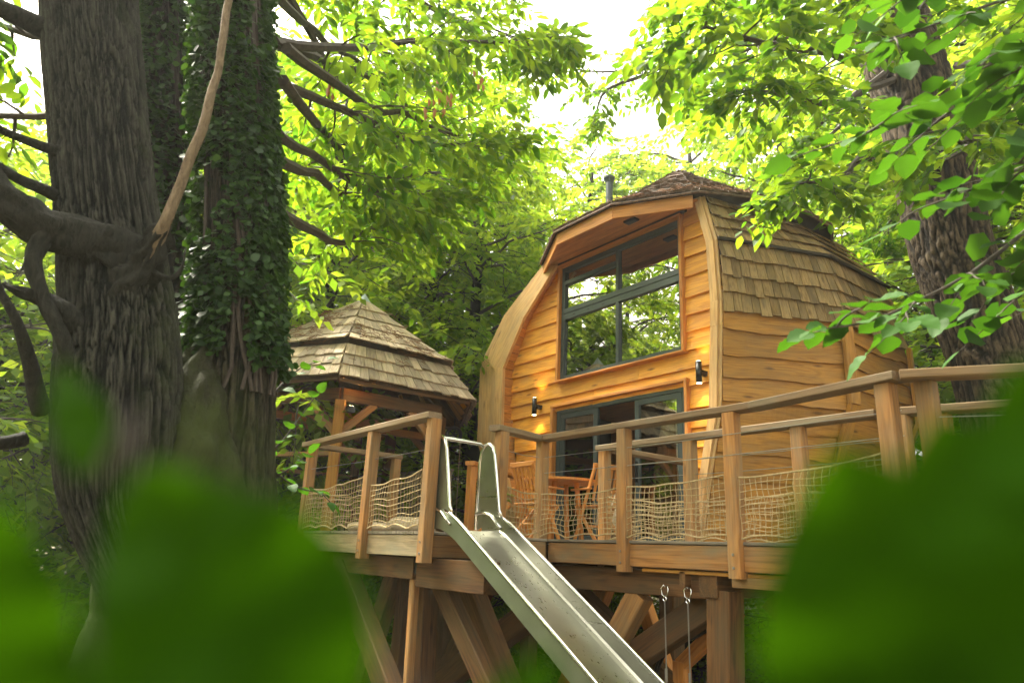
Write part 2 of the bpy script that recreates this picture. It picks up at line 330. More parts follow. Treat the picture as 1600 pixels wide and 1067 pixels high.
def spray_leaves(P, D, size, kind, rng, nleaf=9, length=0.5, spread=1.0, droop=0.35):
    """P,D: origins and directions of twigs. returns leaf origins and directions"""
    n = len(P); D = D / np.linalg.norm(D, axis=1, keepdims=True)
    Rm = rotm(D, rng.uniform(-.5, .5, n), rng)
    t = np.linspace(.12, 1, nleaf); side = np.where(np.arange(nleaf) % 2 == 0, 1, -1)
    side[-1] = 0
    LP = []; LD = []
    for j in range(nleaf):
        a = rng.uniform(.75, 1.15, n) * side[j] * spread
        loc = np.stack([np.full(n, t[j] * length), side[j] * 0.012 * np.ones(n), -droop * length * t[j] ** 2 * np.ones(n)], 1)
        LP.append(P + np.einsum('nij,nj->ni', Rm, loc) * 1.0)
        d = np.stack([np.cos(a), np.sin(a), -droop * rng.uniform(.3, 1.8, n)], 1)
        LD.append(np.einsum('nij,nj->ni', Rm, d))
    return np.concatenate(LP), np.concatenate(LD)
def leaf_mesh(name, LP, LD, size, kind, rng, var=0.3, width=1.0):
    T, Fq = LEAF[kind]; n = len(LP)
    Rm = rotm(LD + rng.normal(0, .12, LD.shape), rng.normal(0, .45, n), rng); s = size * rng.uniform(1 - var, 1 + var, n)
    T2 = T * np.array([1, width, 1]); V = np.einsum('nij,kj->nki', Rm, T2) * s[:, None, None] + LP[:, None, :]
    k = len(T); Q = (Fq[None] + (np.arange(n) * k)[:, None, None]).reshape(-1, 4)
    r = np.repeat(rng.uniform(0, 1, n), len(Fq))
    return mesh_np(name, V.reshape(-1, 3), quads=Q, attrs=[('rnd', 'FACE', r)])
def curve_pts(ctrl, n):
    c = [Vector(p) for p in ctrl]; out = []
    m = len(c) - 1
    for i in range(n + 1):
        u = i / n * m; k = min(int(u), m - 1); t = u - k
        p0, p1, p2, p3 = c[max(k - 1, 0)], c[k], c[k + 1], c[min(k + 2, m)]
        out.append(0.5 * ((2 * p1) + (p2 - p0) * t + (2 * p0 - 5 * p1 + 4 * p2 - p3) * t * t + (3 * p1 - p0 - 3 * p2 + p3) * t ** 3))
    return out
def foliage(par, LPl, LDl, size, kind, mat, rng, width=1.0, single=300, var=.3):
    """crown of a tree: the leaves nearest the visitor one by one, the rest joined"""
    LP = np.concatenate(LPl) if isinstance(LPl, list) else LPl; LD = np.concatenate(LDl) if isinstance(LDl, list) else LDl
    v = LP - np.array(CAM); dep = v @ np.array(fw); px = 800 + 1097 * (v @ np.array(ex)) / dep; py = 533 - 1097 * (v @ np.array(ey)) / dep
    vis = (dep > .3) & (px > 0) & (px < 1600) & (py > 0) & (py < 1067); key = np.where(vis, dep, 1e6); idx = np.argsort(key)[:single]; rest = np.setdiff1d(np.arange(len(LP)), idx)
    T, Fq = LEAF[kind]; me = mesh_np('leaf', T * np.array([1, width, 1]), quads=Fq, attrs=[('rnd', 'FACE', np.full(len(Fq), .5))]); me.materials.append(M[mat])
    mes = [me] + [mesh_np('leaf', T * np.array([1, width * wv_, zc]), quads=Fq, attrs=[('rnd', 'FACE', np.full(len(Fq), rv))]) for wv_, zc, rv in ((.85, 1.8, .8), (1.1, .4, .15), (.95, -.8, 1.0), (.75, 2.6, .35))]
    for q in mes[1:]: q.materials.append(M[mat])
    Rm = rotm(LD[idx] + rng.normal(0, .12, (len(idx), 3)), rng.normal(0, .45, len(idx)), rng); wp = world_of(par).inverted()
    for i in range(len(idx)):
        s = size * rng.uniform(1 - var, 1 + var); m = Matrix.Identity(4)
        for a in range(3):
            for b in range(3): m[a][b] = Rm[i][a][b] * s
            m[a][3] = LP[idx[i]][a]
        o = bpy.data.objects.new('leaf', mes[i % 5]); COL.objects.link(o); o.parent = par; o.matrix_basis = wp @ m
    o = link('foliage', leaf_mesh('foliage', LP[rest], LD[rest], size, kind, rng, var, width), M[mat], par); o['kind'] = 'stuff'
def trunk_mesh(name, ctrl, rings=260, seg=128, ridge=0.035, freq=9.0, seed=0.0, mossdir=None, flare=None):
    """ctrl: (x,y,z,r). furrowed trunk mesh in world coordinates"""
    P = curve_pts([c[:3] for c in ctrl], rings); rr = [v.x for v in curve_pts([(c[3], 0, 0) for c in ctrl], rings)]
    P = np.array([tuple(p) for p in P]); rr = np.array(rr)
    th_ = np.linspace(0, 2 * pi, seg, endpoint=False); T, H = np.meshgrid(th_, np.arange(rings + 1)); 
    arc = np.concatenate([[0], np.cumsum(np.linalg.norm(np.diff(P, axis=0), axis=1))])[H]
    disp = np.zeros(T.shape); crack = np.zeros(T.shape); low = np.zeros(T.shape)
    for i in range(T.shape[0]):
        for j in range(T.shape[1]):
            a = T[i, j]; h = arc[i, j]
            wv = noise.noise(Vector((cos(a) * 1.5, sin(a) * 1.5, h * 1.3 + seed))) 
            q = Vector((cos(a) * freq * .55 + wv * 1.2, sin(a) * freq * .55 + seed, h * 2.1 + wv * 1.1))
            v = 1 - min(1, abs(noise.noise(q)) * 4.5)          # ridged: cracks where noise crosses zero
            v2 = 1 - min(1, abs(noise.noise(Vector((q.x * 1.7, q.y * 1.7, q.z * 2.6)) + Vector((5, 3, 1)))) * 4.0)
            c = max(v, v2 * .7); crack[i, j] = 1 - c
            low[i, j] = noise.noise(Vector((cos(a) * .9, sin(a) * .9 + seed, h * .55))) + .5 * noise.noise(Vector((cos(a) * 2, sin(a) * 2 + seed, h * 1.1)))
    rad = rr[H] * (.95 + .06 * low) + ridge * (crack - .6)
    X = P[H][..., 0] + rad * np.cos(T); Y = P[H][..., 1] + rad * np.sin(T); Z = P[H][..., 2]
    V = np.stack([X, Y, Z], -1).reshape(-1, 3)
    a = (np.arange(rings)[:, None] * seg + np.arange(seg)[None]); b = (np.arange(rings)[:, None] * seg + (np.arange(seg)[None] + 1) % seg)
    Q = np.stack([a, b, b + seg, a + seg], -1).reshape(-1, 4)
    ms = np.zeros(T.shape)
    if mossdir is not None: ms = np.clip(np.cos(T) * mossdir[0] + np.sin(T) * mossdir[1], 0, 1) ** 3 * mossdir[2] + mossdir[3] * np.clip((mossdir[4] - Z) / 1.0, 0, 1)
    return mesh_np(name, V, quads=Q, attrs=[('crack', 'POINT', crack.ravel()), ('moss', 'POINT', ms.ravel())], smooth=True)

def sub_twigs(main, rng, n, length, t0=0.15, spreadz=0.35):
    """secondary twigs off a limb polyline; returns list of polylines"""
    out = []
    m = len(main) - 1
    for i in range(n):
        t = t0 + (1 - t0) * (i + rng.uniform(0, 1)) / n; k = min(int(t * m), m - 1); p = main[k].lerp(main[k + 1], t * m - k)
        ax = (main[k + 1] - main[k]).normalized(); side = ax.cross(Vector((0, 0, 1))).normalized() * (1 if i % 2 else -1)
        L = length * (1 - .45 * t) * rng.uniform(.6, 1.25)
        d = (side * rng.uniform(.6, 1.1) + ax * rng.uniform(.35, .9) + Vector((0, 0, rng.uniform(-spreadz, spreadz)))).normalized()
        c = [p]; cur = p.copy(); dd = d.copy()
        for s in range(5):
            dd = (dd + Vector((rng.normal(0, .14), rng.normal(0, .14), rng.normal(-.06, .1)))).normalized(); cur = cur + dd * L / 5; c.append(cur.copy())
        out.append(c)
    out.append(main[-3:])
    return out
def build_limb(ctrl, rng, geo, r0, ntw, tl, nsp, LP, LD, leaf=0.17, t0=0.15, nleaf=9, spl=0.45, droop=.35, spreadz=.35):
    main = curve_pts(ctrl, 14)
    main = [p + Vector((noise.noise(p * 1.3), noise.noise(p * 1.3 + Vector((9, 0, 0))), noise.noise(p * 1.3 + Vector((0, 9, 0))))) * .10 * min(1, i / 4) for i, p in enumerate(main)]
    geo.tube(main, [max(.006, r0 * (1 - .85 * i / 14)) for i in range(15)], 6)
    P = []; D = []
    for tw in sub_twigs(main, rng, ntw, tl, t0, spreadz):
        geo.tube(tw, [max(.003, .013 * (1 - i / len(tw))) for i in range(len(tw))], 4)
        m = len(tw) - 1
        for s in range(nsp):
            t = (.2 + .8 * (s + rng.uniform(0, 1)) / nsp) * m; k = min(int(t), m - 1); p = tw[k].lerp(tw[k + 1], t - k); ax = (tw[k + 1] - tw[k]).normalized()
            sd = ax.cross(Vector((0, 0, 1))).normalized() * (1 if s % 2 else -1) * rng.uniform(.2, 1.1)
            d = (ax + sd + Vector((0, 0, rng.uniform(-.3, .25)))).normalized()
            P.append(tuple(p)); D.append(tuple(d))
            geo.tube([p, p + d * spl * .5 + Vector((0, 0, -droop * spl * .12)), p + d * spl + Vector((0, 0, -droop * spl * .5))], [.004, .003, .002], 3)
    a, b = spray_leaves(np.array(P), np.array(D), leaf, 'lance', rng, nleaf, spl, 1.0, droop)
    LP.append(a); LD.append(b)
# ------------------------------------------------------------------ ground
def gz(x, y):
    r2 = x * x + y * y
    d = (Vector((x, y)) - Vector((-7, 5))).length
    return 0.05 + 1.15 * math.exp(-r2 / 20.0) + max(0, d - 13) * .10 + .18 * noise.noise(Vector((x * .25, y * .25, 0))) + .05 * noise.noise(Vector((x * 1.2, y * 1.2, 3)))
def ground():
    n = 200; g = np.linspace(-1, 1, n); s = np.sign(g) * (abs(g) ** 2.4) * 260
    V = []; 
    for j in range(n):
        for i in range(n):
            x, y = s[i] - 7, s[j] + 6; V.append((x, y, min(gz(x, y), 9)))
    f = [(j * n + i, j * n + i + 1, (j + 1) * n + i + 1, (j + 1) * n + i) for j in range(n - 1) for i in range(n - 1)]
    o = link('ground', pymesh('ground', V, f, True), M['ground']); o['kind'] = 'structure'; o['label'] = 'forest floor of brown leaf litter below the treehouse'
ground()

# ------------------------------------------------------------------ cabin
def lerp_tab(tab, z):
    if z <= tab[0][0]: return tab[0][1]
    for (a, u), (b, v) in zip(tab, tab[1:]):
        if z <= b: return u + (v - u) * (z - a) / (b - a)
    return tab[-1][1]
CX, CY, HR = -8.07, 10.15, 3.58
PROF = [(3.0, .80), (3.7, .55), (4.4, .27), (4.95, 0), (6.1, 0), (7.19, .19), (7.67, .50), (8.1, .82), (8.6, 1.5), (8.95, 2.6)]
PROFL = [(3.0, .80), (3.7, .55), (4.4, .27), (4.95, 0), (6.1, 0), (7.0, .8), (7.6, 1.7), (8.1, 2.6), (8.6, 3.2), (8.95, 3.4)]
def V(k, z, out=0.0):
    a = radians(-15 + 30 * k); r = HR - (lerp_tab(PROF, z) if k < 3 else lerp_tab(PROFL, z)) + out
    return Vector((CX + r * cos(a), CY + r * sin(a), z))
C1X = [(3.0, -5.95), (4.1, -5.71), (4.75, -5.56), (5.45, -5.52), (6.2, -5.47), (7.0, -5.47), (7.9, -5.68), (8.2, -5.8)]
def c1(z): return Vector((lerp_tab(C1X, z), 7.60, z))
RIMO = [(3.0, -9.95), (3.97, -10.33), (4.83, -10.88), (6.33, -10.92), (7.18, -10.22), (7.86, -9.12)]
RIMI = [(3.0, -9.45), (3.95, -9.83), (4.64, -10.12), (6.13, -10.18), (6.99, -9.61), (7.75, -8.74)]
FACL = [(3.0, -9.5), (3.97, -9.79), (5.38, -10.16), (6.11, -10.15), (7.02, -9.73), (7.61, -9.12), (7.95, -8.8)]
FY = 7.70
hut = thing('treehouse_cabin', 'domed wooden cabin with shingled shoulders and large dark framed windows', 'cabin', (-8.0, 9.5, 3.0))
# sheathing behind the boards (closed hull, open at the window and door)
g = Geo(); zs = [3.0, 3.7, 4.4, 4.95, 6.1, 7.19, 7.67, 8.1]
ringpts = []
for z in zs:
    row = [Vector((lerp_tab(C1X, min(z, 8.2)) - .02, 7.74, min(z, 7.9))) - Vector((.05, -.02, 0))] + [V(k, z, -.06) for k in range(0, 8)] + [Vector((lerp_tab(RIMO, min(z, 7.80)) + .08, 7.52, min(z, 7.78)))]
    ringpts.append(row)
vv = [p for r in ringpts for p in r]; n = len(ringpts[0]); ff = [(i * n + k, i * n + k + 1, (i + 1) * n + k + 1, (i + 1) * n + k) for i in range(len(zs) - 1) for k in range(n - 1)]
vv.append(Vector((CX + .4, CY, 8.45))); ff += [((len(zs) - 1) * n + k, (len(zs) - 1) * n + k + 1, len(vv) - 1) for k in range(n - 1)]
g.add(vv, ff)
fb = 7.745
def fquad(x0, x1, z0, z1): g.add([(x0, fb, z0), (x1, fb, z0), (x1, fb, z1), (x0, fb, z1)], [(0, 1, 2, 3)])
for z0, z1 in [(3.0, 3.97), (3.97, 5.22)]: g.add([(lerp_tab(FACL, z0), fb, z0), (-8.87, fb, z0), (-8.87, fb, z1), (lerp_tab(FACL, z1), fb, z1)], [(0, 1, 2, 3)])
g.add([(lerp_tab(C1X, 3) - .03, fb, 3), (-6.15, fb, 3), (-6.15, fb, 7.9), (-5.71, fb, 7.9), (-5.5, fb, 6.9), (-5.5, fb, 6.2), (-5.6, fb, 4.7)], [(0, 1, 2, 3, 4, 5, 6)])
fquad(-10.14, -6.15, 5.225, 5.71)
g.add([(-10.14, fb, 5.71), (-8.8, fb, 5.71), (-8.8, fb, 7.9), (-9.1, fb, 7.65), (-9.75, fb, 7.0), (-10.14, fb, 6.1)], [(0, 1, 2, 3, 4, 5)])
fquad(-8.8, -6.15, 7.74, 7.95)
g.build('sheathing', 'dark', hut)

fz = [7.88, 7.62, 7.39, 7.12, 6.82, 6.5, 6.23, 5.98, 5.71, 5.44, 5.20, 4.87, 4.6, 4.33, 4.06, 3.79, 3.5, 3.22, 3.0]
FN = (0, -1, 0)
def fboard(xl0, xl1, xr0, xr1, z0, z1, cols=14, wavy=.012):
    wavy *= .7
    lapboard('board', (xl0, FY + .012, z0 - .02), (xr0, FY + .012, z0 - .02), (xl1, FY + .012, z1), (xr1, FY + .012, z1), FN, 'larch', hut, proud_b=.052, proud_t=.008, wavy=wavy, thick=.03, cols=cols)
WL, WR, WT, WB = -8.87, -6.10, 7.80, 5.66
for i in range(len(fz) - 1):
    z1, z0 = fz[i], fz[i + 1]; L0, L1 = lerp_tab(FACL, z0) - .03, lerp_tab(FACL, z1) - .03
    R0, R1 = c1(z0).x - .03, c1(z1).x - .03
    if z0 >= 5.7 or z1 <= 5.21:          # beside the openings
        wl = WL if z0 >= 5.7 else -8.97; wr = WR if z0 >= 5.7 else -6.08
        if L0 < wl - .03: fboard(L0, min(L1, wl - .01), wl, wl, z0, z1, 8)
        fboard(wr, wr, R0, R1, z0, z1, 6)
    else:
        if i % 2 == 0: fboard(L0, L1, -7.02, -7.02, z0, z1, 30, .018); fboard(-7.012, -7.012, R0, R1, z0, z1, 14, .018)
        else: fboard(L0, L1, -8.0, -8.0, z0, z1, 20, .016); fboard(-7.992, -7.992, R0, R1, z0, z1, 24, .016)
fboard(-8.9, -8.75, -6.12, -6.12, 7.80, 7.93, 20, .004)
# window and door surrounds
def surround(x0, x1, z0, z1, parent, sill=True):
    beam('trim', (x0, 7.655, z0), (x0, 7.655, z1), .11, .06, 'orange', parent, (1, 0, 0)); beam('trim', (x1, 7.655, z0), (x1, 7.655, z1), .11, .05, 'orange', parent, (1, 0, 0))
    beam('trim', (x0 - .03, 7.652, z1 + .02), (x1 + .03, 7.652, z1 + .02), .115, .045, 'orange', parent)
    if sill: beam('sill', (x0 - .03, 7.645, z0 - .015), (x1 + .03, 7.645, z0 - .015), .13, .03, 'orange', parent)
win = Geo(); 
surround(-8.83, -6.125, 5.685, 7.77, hut)
surround(-8.93, -6.10, 3.0, 5.235, hut, False)
def fbar(gm, x0, x1, z0, z1, y=7.70, d=.07): gm.box(((x0 + x1) / 2, y, (z0 + z1) / 2), (x1 - x0, d, z1 - z0)); return gm
gm = Geo()
for a in [(-8.80, -8.72, 5.70, 7.75), (-6.21, -6.15, 5.70, 7.75), (-8.72, -6.21, 7.67, 7.75), (-8.72, -6.21, 5.70, 5.765), (-7.485, -7.425, 5.765, 6.77), (-7.485, -7.425, 6.97, 7.67)]: fbar(gm, *a)
fbar(gm, -8.72, -6.21, 6.77, 6.865, 7.697); fbar(gm, -8.72, -6.21, 6.885, 6.97, 7.703); fbar(gm, -8.72, -7.485, 7.42, 7.49, 7.69)
fbar(gm, -8.72, -6.21, 6.866, 6.884, 7.71, .05)
wf = gm.build('window_frame', 'frame', hut)
gm = Geo()
for k in range(3): fbar(gm, -8.5 + k * .35, -8.44 + k * .35, 6.81, 6.825, 7.66, .006)
gm.build('weep_cover', 'black', wf)
wf_ = wf
def pane(x0, x1, z0, z1, y, mat='glass', par=hut):
    gm = Geo(); gm.box(((x0 + x1) / 2, y, (z0 + z1) / 2), (x1 - x0, .006, z1 - z0)); gm.build('pane', mat, par)
for a in [(-8.72, -7.485, 7.49, 7.67), (-8.72, -7.485, 6.97, 7.42), (-7.425, -6.21, 6.97, 7.67), (-8.72, -7.485, 5.765, 6.77), (-7.425, -6.21, 5.765, 6.77)]: pane(*a, 7.71, 'glass', wf)
gm = Geo()
for a in [(-8.86, -8.78, 3.03, 5.21), (-6.21, -6.13, 3.03, 5.21), (-8.78, -6.21, 5.12, 5.21), (-8.78, -6.21, 3.0, 3.05)]: fbar(gm, *a, 7.705)
door = gm.build('door_frame', 'frame', hut)
for (x0, x1, y) in [(-8.77, -7.89, 7.70), (-7.10, -6.22, 7.70)]:
    gm = Geo()
    fbar(gm, x0, x0 + .08, 3.06, 5.11, y, .05); fbar(gm, x1 - .09, x1, 3.06, 5.11, y, .05); fbar(gm, x0 + .08, x1 - .09, 5.03, 5.11, y, .05); fbar(gm, x0 + .08, x1 - .09, 3.06, 3.16, y, .05)
    dp = gm.build('sliding_door', 'frame', hut); gh = Geo(); gh.box((x0 + .04 if x0 > -8 else x1 - .045, y - .045, 4.05), (.02, .04, .3)); gh.build('handle', 'black', dp); pane(x0 + .08, x1 - .09, 3.16, 5.03, y, 'glassdoor', dp)
# interior surfaces seen through the glass
M['inner'] = wood('interior lining', (0.26, 0.11, 0.035), (0.42, 0.20, 0.07), (0.25, 0.12, 0.05), 0.2, 0.5)
for i in range(12):
    x = -9.6 + i * .36; beam('lining_board', (x, 9.9, 3.0), (x, 9.9, 8.0), .35, .03, 'inner', hut, (0, 1, 0))
beam('loft_floor', (-9.5, 8.9, 5.42), (-5.6, 8.9, 5.42), 2.0, .12, 'inner', hut)
beam('room_floor', (-9.4, 8.7, 3.0), (-5.6, 8.7, 3.0), 1.9, .05, 'inner', hut)
for (a, b) in [((-6.9, 8.0, 7.85), (-6.2, 8.6, 6.9)), ((-7.7, 8.2, 7.3), (-5.9, 8.2, 7.7)), ((-8.7, 8.3, 7.1), (-7.1, 8.3, 7.85))]: beam('rafter', a, b, .1, .14, 'orange', hut)
def curtain(name, label, x0, x1, z0, z1, y):
    v = []; n = 40
    for i in range(n + 1):
        x = x0 + (x1 - x0) * i / n; yy = y + .035 * sin(i * 1.15) + .01 * sin(i * 2.7)
        v += [(x, yy, z0), (x + .02 * sin(i), yy, z1)]
    f = [(2 * i, 2 * i + 2, 2 * i + 3, 2 * i + 1) for i in range(n)]
    o = link(name, pymesh(name, v, f, True), M['curtain']); md = o.modifiers.new('thick', 'SOLIDIFY'); md.thickness = .004; tag(o, label, 'curtain', 'curtains inside the cabin windows'); return o
curtain('curtain', 'pale curtain gathered behind the left pane of the upper window', -8.70, -8.15, 5.6, 7.6, 7.81)
curtain('curtain', 'pale curtain at the right edge of the upper window', -6.32, -6.12, 5.5, 6.6, 7.9)
curtain('curtain', 'pale curtain hanging behind the right sliding door', -6.55, -6.22, 3.1, 5.1, 7.95)
# left curved fascia (four planks), its lined reveal, and right edge boards
for i in range(5):
    if i == 0: (z0, z1), (w0, w1) = (RIMO[0][0], RIMO[1][0]), (RIMI[0][0], RIMI[1][0])
    else: (z0, z1), (w0, w1) = (RIMO[i][0], RIMO[i + 1][0]) if i < 5 else None, (RIMI[i][0], RIMI[i + 1][0])
    o0, o1, i0, i1 = [(RIMO[i][1], 7.45 + .002 * i, RIMO[i][0]), (RIMO[i + 1][1], 7.45 + .002 * i, RIMO[i + 1][0]), (RIMI[i][1], 7.45 + .002 * i, RIMI[i][0]), (RIMI[i + 1][1], 7.45 + .002 * i, RIMI[i + 1][0])]
    prism('fascia_plank', [o0, i0, i1, o1], (0, .06, 0), 'rim', hut, Vector(o1) - Vector(o0))
    # reveal lining, butted behind the plank, in narrow boards
    a, b = Vector((RIMI[i][1] - .02, 7.515, RIMI[i][0])), Vector((RIMI[i + 1][1] - .02, 7.515, RIMI[i + 1][0]))
    nb = max(1, int((b - a).length / .16)); yb = FY + .03
    for k in range(nb):
        p, q = a.lerp(b, k / nb), a.lerp(b, (k + .94) / nb)
        fx0, fx1 = lerp_tab(FACL, p.z), lerp_tab(FACL, q.z)
        prism('reveal_board', [p, q, Vector((min(fx1, q.x + .05), yb, q.z)), Vector((min(fx0, p.x + .05), yb, p.z))], (-.02, 0, .005), 'orange', hut, (0, 1, 0))
    # outer skin of the left side, seen edge-on
g = Geo()
for i in range(5):
    a, b = RIMO[i], RIMO[i + 1]
    g.add([(a[1] - .02, 7.50, a[0]), (b[1] - .02, 7.50, b[0]), (b[1] - .05, 8.6, b[0]), (a[1] - .05, 8.6, a[0])], [(0, 1, 2, 3)])
g.build('side_skin', 'hshingle', hut)
ez = [3.0, 3.9, 4.75, 5.9, 6.25, 7.15, 7.93]
for a, b in zip(ez, ez[1:]):
    p, q = c1(a), c1(b)
    prism('edge_board', [(p.x - .12, 7.555, a), (p.x + .0, 7.555, a), (q.x + .0, 7.555, b - .004), (q.x - .12, 7.555, b - .004)], (0, .06, 0), 'rim', hut, q - p)
for a, b in zip(ez, ez[1:]):
    p, q = c1(a), c1(b); beam('corner_trim', (p.x + .02, 7.60, a), (q.x + .02, 7.60, b - .004), .03, .05, 'rim', hut, (1, 0, 0))
# side walls: wavy-edged boards, corner posts, shingled shoulders
def panel_rows(e0, e1, zz, nrm_of, mat, wavy, proud=.04):
    for z1, z0 in zip(zz, zz[1:]):
        BL, BR, TL, TR = e0(z0), e1(z0), e0(z1), e1(z1)
        nn = (BR - BL).cross(TL - BL).normalized()
        lapboard('board', BL + (TL - BL) * -.12, BR + (TR - BR) * -.12, TL, TR, nn, mat, hut, thick=.024, proud_b=proud, proud_t=.0, wavy=wavy, cols=26)
sz = [6.2, 5.9, 5.56, 5.25, 4.93, 4.60, 4.28, 3.95, 3.62, 3.3, 3.0]
def off(p, n, d): return p + Vector(n) * d
e_c1 = lambda z: c1(z) + Vector((.03, .03, 0))
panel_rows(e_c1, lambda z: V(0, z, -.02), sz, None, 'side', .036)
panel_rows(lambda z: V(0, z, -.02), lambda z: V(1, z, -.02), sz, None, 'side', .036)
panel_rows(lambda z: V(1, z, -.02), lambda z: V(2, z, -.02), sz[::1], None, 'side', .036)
for k, lo in ((0, 1), (1, 1), (2, 1)):
    for z0, z1 in ((3.0, 4.4), (4.4, 4.95), (4.95, 6.12)):
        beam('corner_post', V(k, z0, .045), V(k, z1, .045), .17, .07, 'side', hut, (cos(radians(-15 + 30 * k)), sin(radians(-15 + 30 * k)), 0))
def shingle_rows(e0, e1, zz, count, name='shingle', mat='hshingle', par=hut, thick=.022, proud=.05, overlap=.18):
    for ri, (z0, z1) in enumerate(zip(zz, zz[1:])):
        BL, BR, TL, TR = e0(z0), e1(z0), e0(z1), e1(z1)
        BL, BR = BL + (BL - TL) * overlap, BR + (BR - TR) * overlap
        nn = (BR - BL).cross(TL - BL).normalized(); offs = (ri % 2) * .5
        cuts = [0.0] + sorted(min(.985, max(.015, (i + offs + R_.uniform(-.13, .13)) / count)) for i in range(1 - (ri % 2), count)) + [1.0]
        for a, b in zip(cuts, cuts[1:]):
            if b - a < .01: continue
            gap = .004 / max(.1, (BR - BL).length); dz = R_.uniform(-.025, .02)
            bl, br, tl, tr = BL.lerp(BR, a + gap), BL.lerp(BR, b - gap), TL.lerp(TR, a + gap), TL.lerp(TR, b - gap)
            dn = (bl - tl).normalized() * dz
            pr = proud + R_.uniform(-.004, .006)
            v = [bl + dn + nn * pr, br + dn + nn * (pr + R_.uniform(-.003, .003)), tr + nn * .012, tl + nn * .012]
            w_ = v + [p - nn * thick for p in v]
            local_mesh(name, w_, [(0, 1, 2, 3), (7, 6, 5, 4), (0, 4, 5, 1), (1, 5, 6, 2), (2, 6, 7, 3), (3, 7, 4, 0)], frame(bl, tl - bl, nn), mat, par)
lowz = [6.13, 6.40, 6.66, 6.92, 7.19]; upz = [7.19, 7.40, 7.60, 7.80, 8.0]
for e0, e1 in ((lambda z: c1(min(z, 7.95)) + Vector((.03, .02, z - min(z, 7.95))), lambda z: V(0, z)), (lambda z: V(0, z), lambda z: V(1, z))):
    shingle_rows(e0, e1, lowz, 13, proud=.055)
    shingle_rows(e0, e1, upz, 12, proud=.085 if False else .06)
g = Geo()
for k in range(1, 7):     # far sides of the dome, out of sight: joined courses
    for zz in (lowz + upz[1:] + [8.3, 8.6]):
        pass
for k in range(0, 3):
    for z0 in (8.0,):
        if k == 0 and z0 > 8.1: continue
        a, b, c, d = V(k, z0, .06), V(k + 1, z0, .06), V(k + 1, z0 + .22, .0), V(k, z0 + .22, .0)
        g.add([a, b, c, d, a - Vector((0, 0, .03)), b - Vector((0, 0, .03))], [(0, 1, 2, 3), (0, 4, 5, 1)])
for z0 in (6.13, 6.4, 6.66, 6.92, 7.19, 7.4, 7.6, 7.8):
    a, b, c, d = V(1, z0, .06), V(2, z0, .06), V(2, z0 + .24, .0), V(1, z0 + .24, .0)
    a, b, c, d = V(2, z0, .06), V(3, z0, .06), V(3, z0 + .24, .0), V(2, z0 + .24, .0)
    g.add([a, b, c, d, a - Vector((0, 0, .03)), b - Vector((0, 0, .03))], [(0, 1, 2, 3), (0, 4, 5, 1)])
tag(g.build('roof_course', 'hshingle', hut), None, None, kind='stuff')
# band of the thicker eave line between the two shingle fields
for k0, k1 in ((None, 0), (0, 1)):
    a = (c1(7.17) + Vector((.075, -.01, 0))) if k0 is None else V(0, 7.17, .065); b = V(k1, 7.17, .065)
    beam('eave_batten', a, b, .05, .045, 'dark', hut)
# cap roof of small shakes: twelve sided cone over the front
cc = Vector((-7.37, 9.2)); CR = 2.47; NS = 12
def capP(k, t):   # t 0 eave .. 1 apex
    a = radians(-15 + 30 * k); r = CR * (1 - t) + .02
    z = 7.93 + 1.78 * (t ** 1.12 if t > 0 else 0)
    return Vector((cc.x + r * cos(a), cc.y + r * sin(a), z))
g = Geo(); rows = 19
for i in range(rows):
    t0, t1 = i / rows, min(1, (i + 1.5) / rows)
    for k in range(NS):
        BL, BR, TL, TR = capP(k, t0), capP(k + 1, t0), capP(k, t1), capP(k + 1, t1)
        nn = (BR - BL).cross(TL - BL).normalized(); cnt = max(2, int((BR - BL).length / .105))
        for j in range(cnt):
            a, b = (j + .03) / cnt, (j + .97) / cnt; pr = .035 + R_.uniform(-.008, .012); dz = (BL - TL).normalized() * R_.uniform(-.012, .02)
            q = [BL.lerp(BR, a) + nn * pr + dz, BL.lerp(BR, b) + nn * pr + dz, TL.lerp(TR, b) + nn * .005, TL.lerp(TR, a) + nn * .005]
            g.add(q + [q[0] - nn * .03, q[1] - nn * .03], [(0, 1, 2, 3), (0, 4, 5, 1), (0, 3, 4), (1, 5, 2)])
tag(g.build('roof_shake', 'tile', hut), 'small weathered dark shakes of the conical cap', None, kind='stuff')
g = Geo(); g.add([capP(k, 0) - Vector((0, 0, .03)) for k in range(NS)] + [capP(0, 1) - Vector((0, 0, .08))], [(k, (k + 1) % NS, NS) for k in range(NS)] + [tuple(range(NS - 1, -1, -1))]); g.build('roof_underlay', 'dark', hut)
for k in range(NS):
    a, b = capP(k, -.005) - Vector((0, 0, .035)), capP(k + 1, -.005) - Vector((0, 0, .035)); beam('roof_edge', a, b, .04, .03, 'tile', hut)
# warm fascia and soffit under the cap at the front
for k in range(7, 11):
    a, b = capP(k, .025), capP(k + 1, .025); a.z = b.z = 7.79
    a2, b2 = Vector((a.x, a.y, 7.79)), Vector((b.x, b.y, 7.79))
    if k == 10: b2 = a2.lerp(b2, .93)
    beam('eave_fascia', a2, b2, .045, .2, 'orange', hut)
sof = [capP(k, .04) for k in range(7, 12)]
poly = [Vector((-5.72, 7.68, 0)), Vector((-5.72, 7.5, 0))] + [Vector((p.x, p.y, 0)) for p in reversed(sof[:-1])] + [Vector((-9.1, 7.68, 0))]
ns_ = 9
def clipx(poly, x0, x1):
    def cl(P, f):
        out = []
        for i in range(len(P)):
            a, b = P[i - 1], P[i]; fa, fb_ = f(a), f(b)
            if (fa >= 0) != (fb_ >= 0): out.append(a.lerp(b, fa / (fa - fb_)))
            if fb_ >= 0: out.append(b)
        return out
    return poly
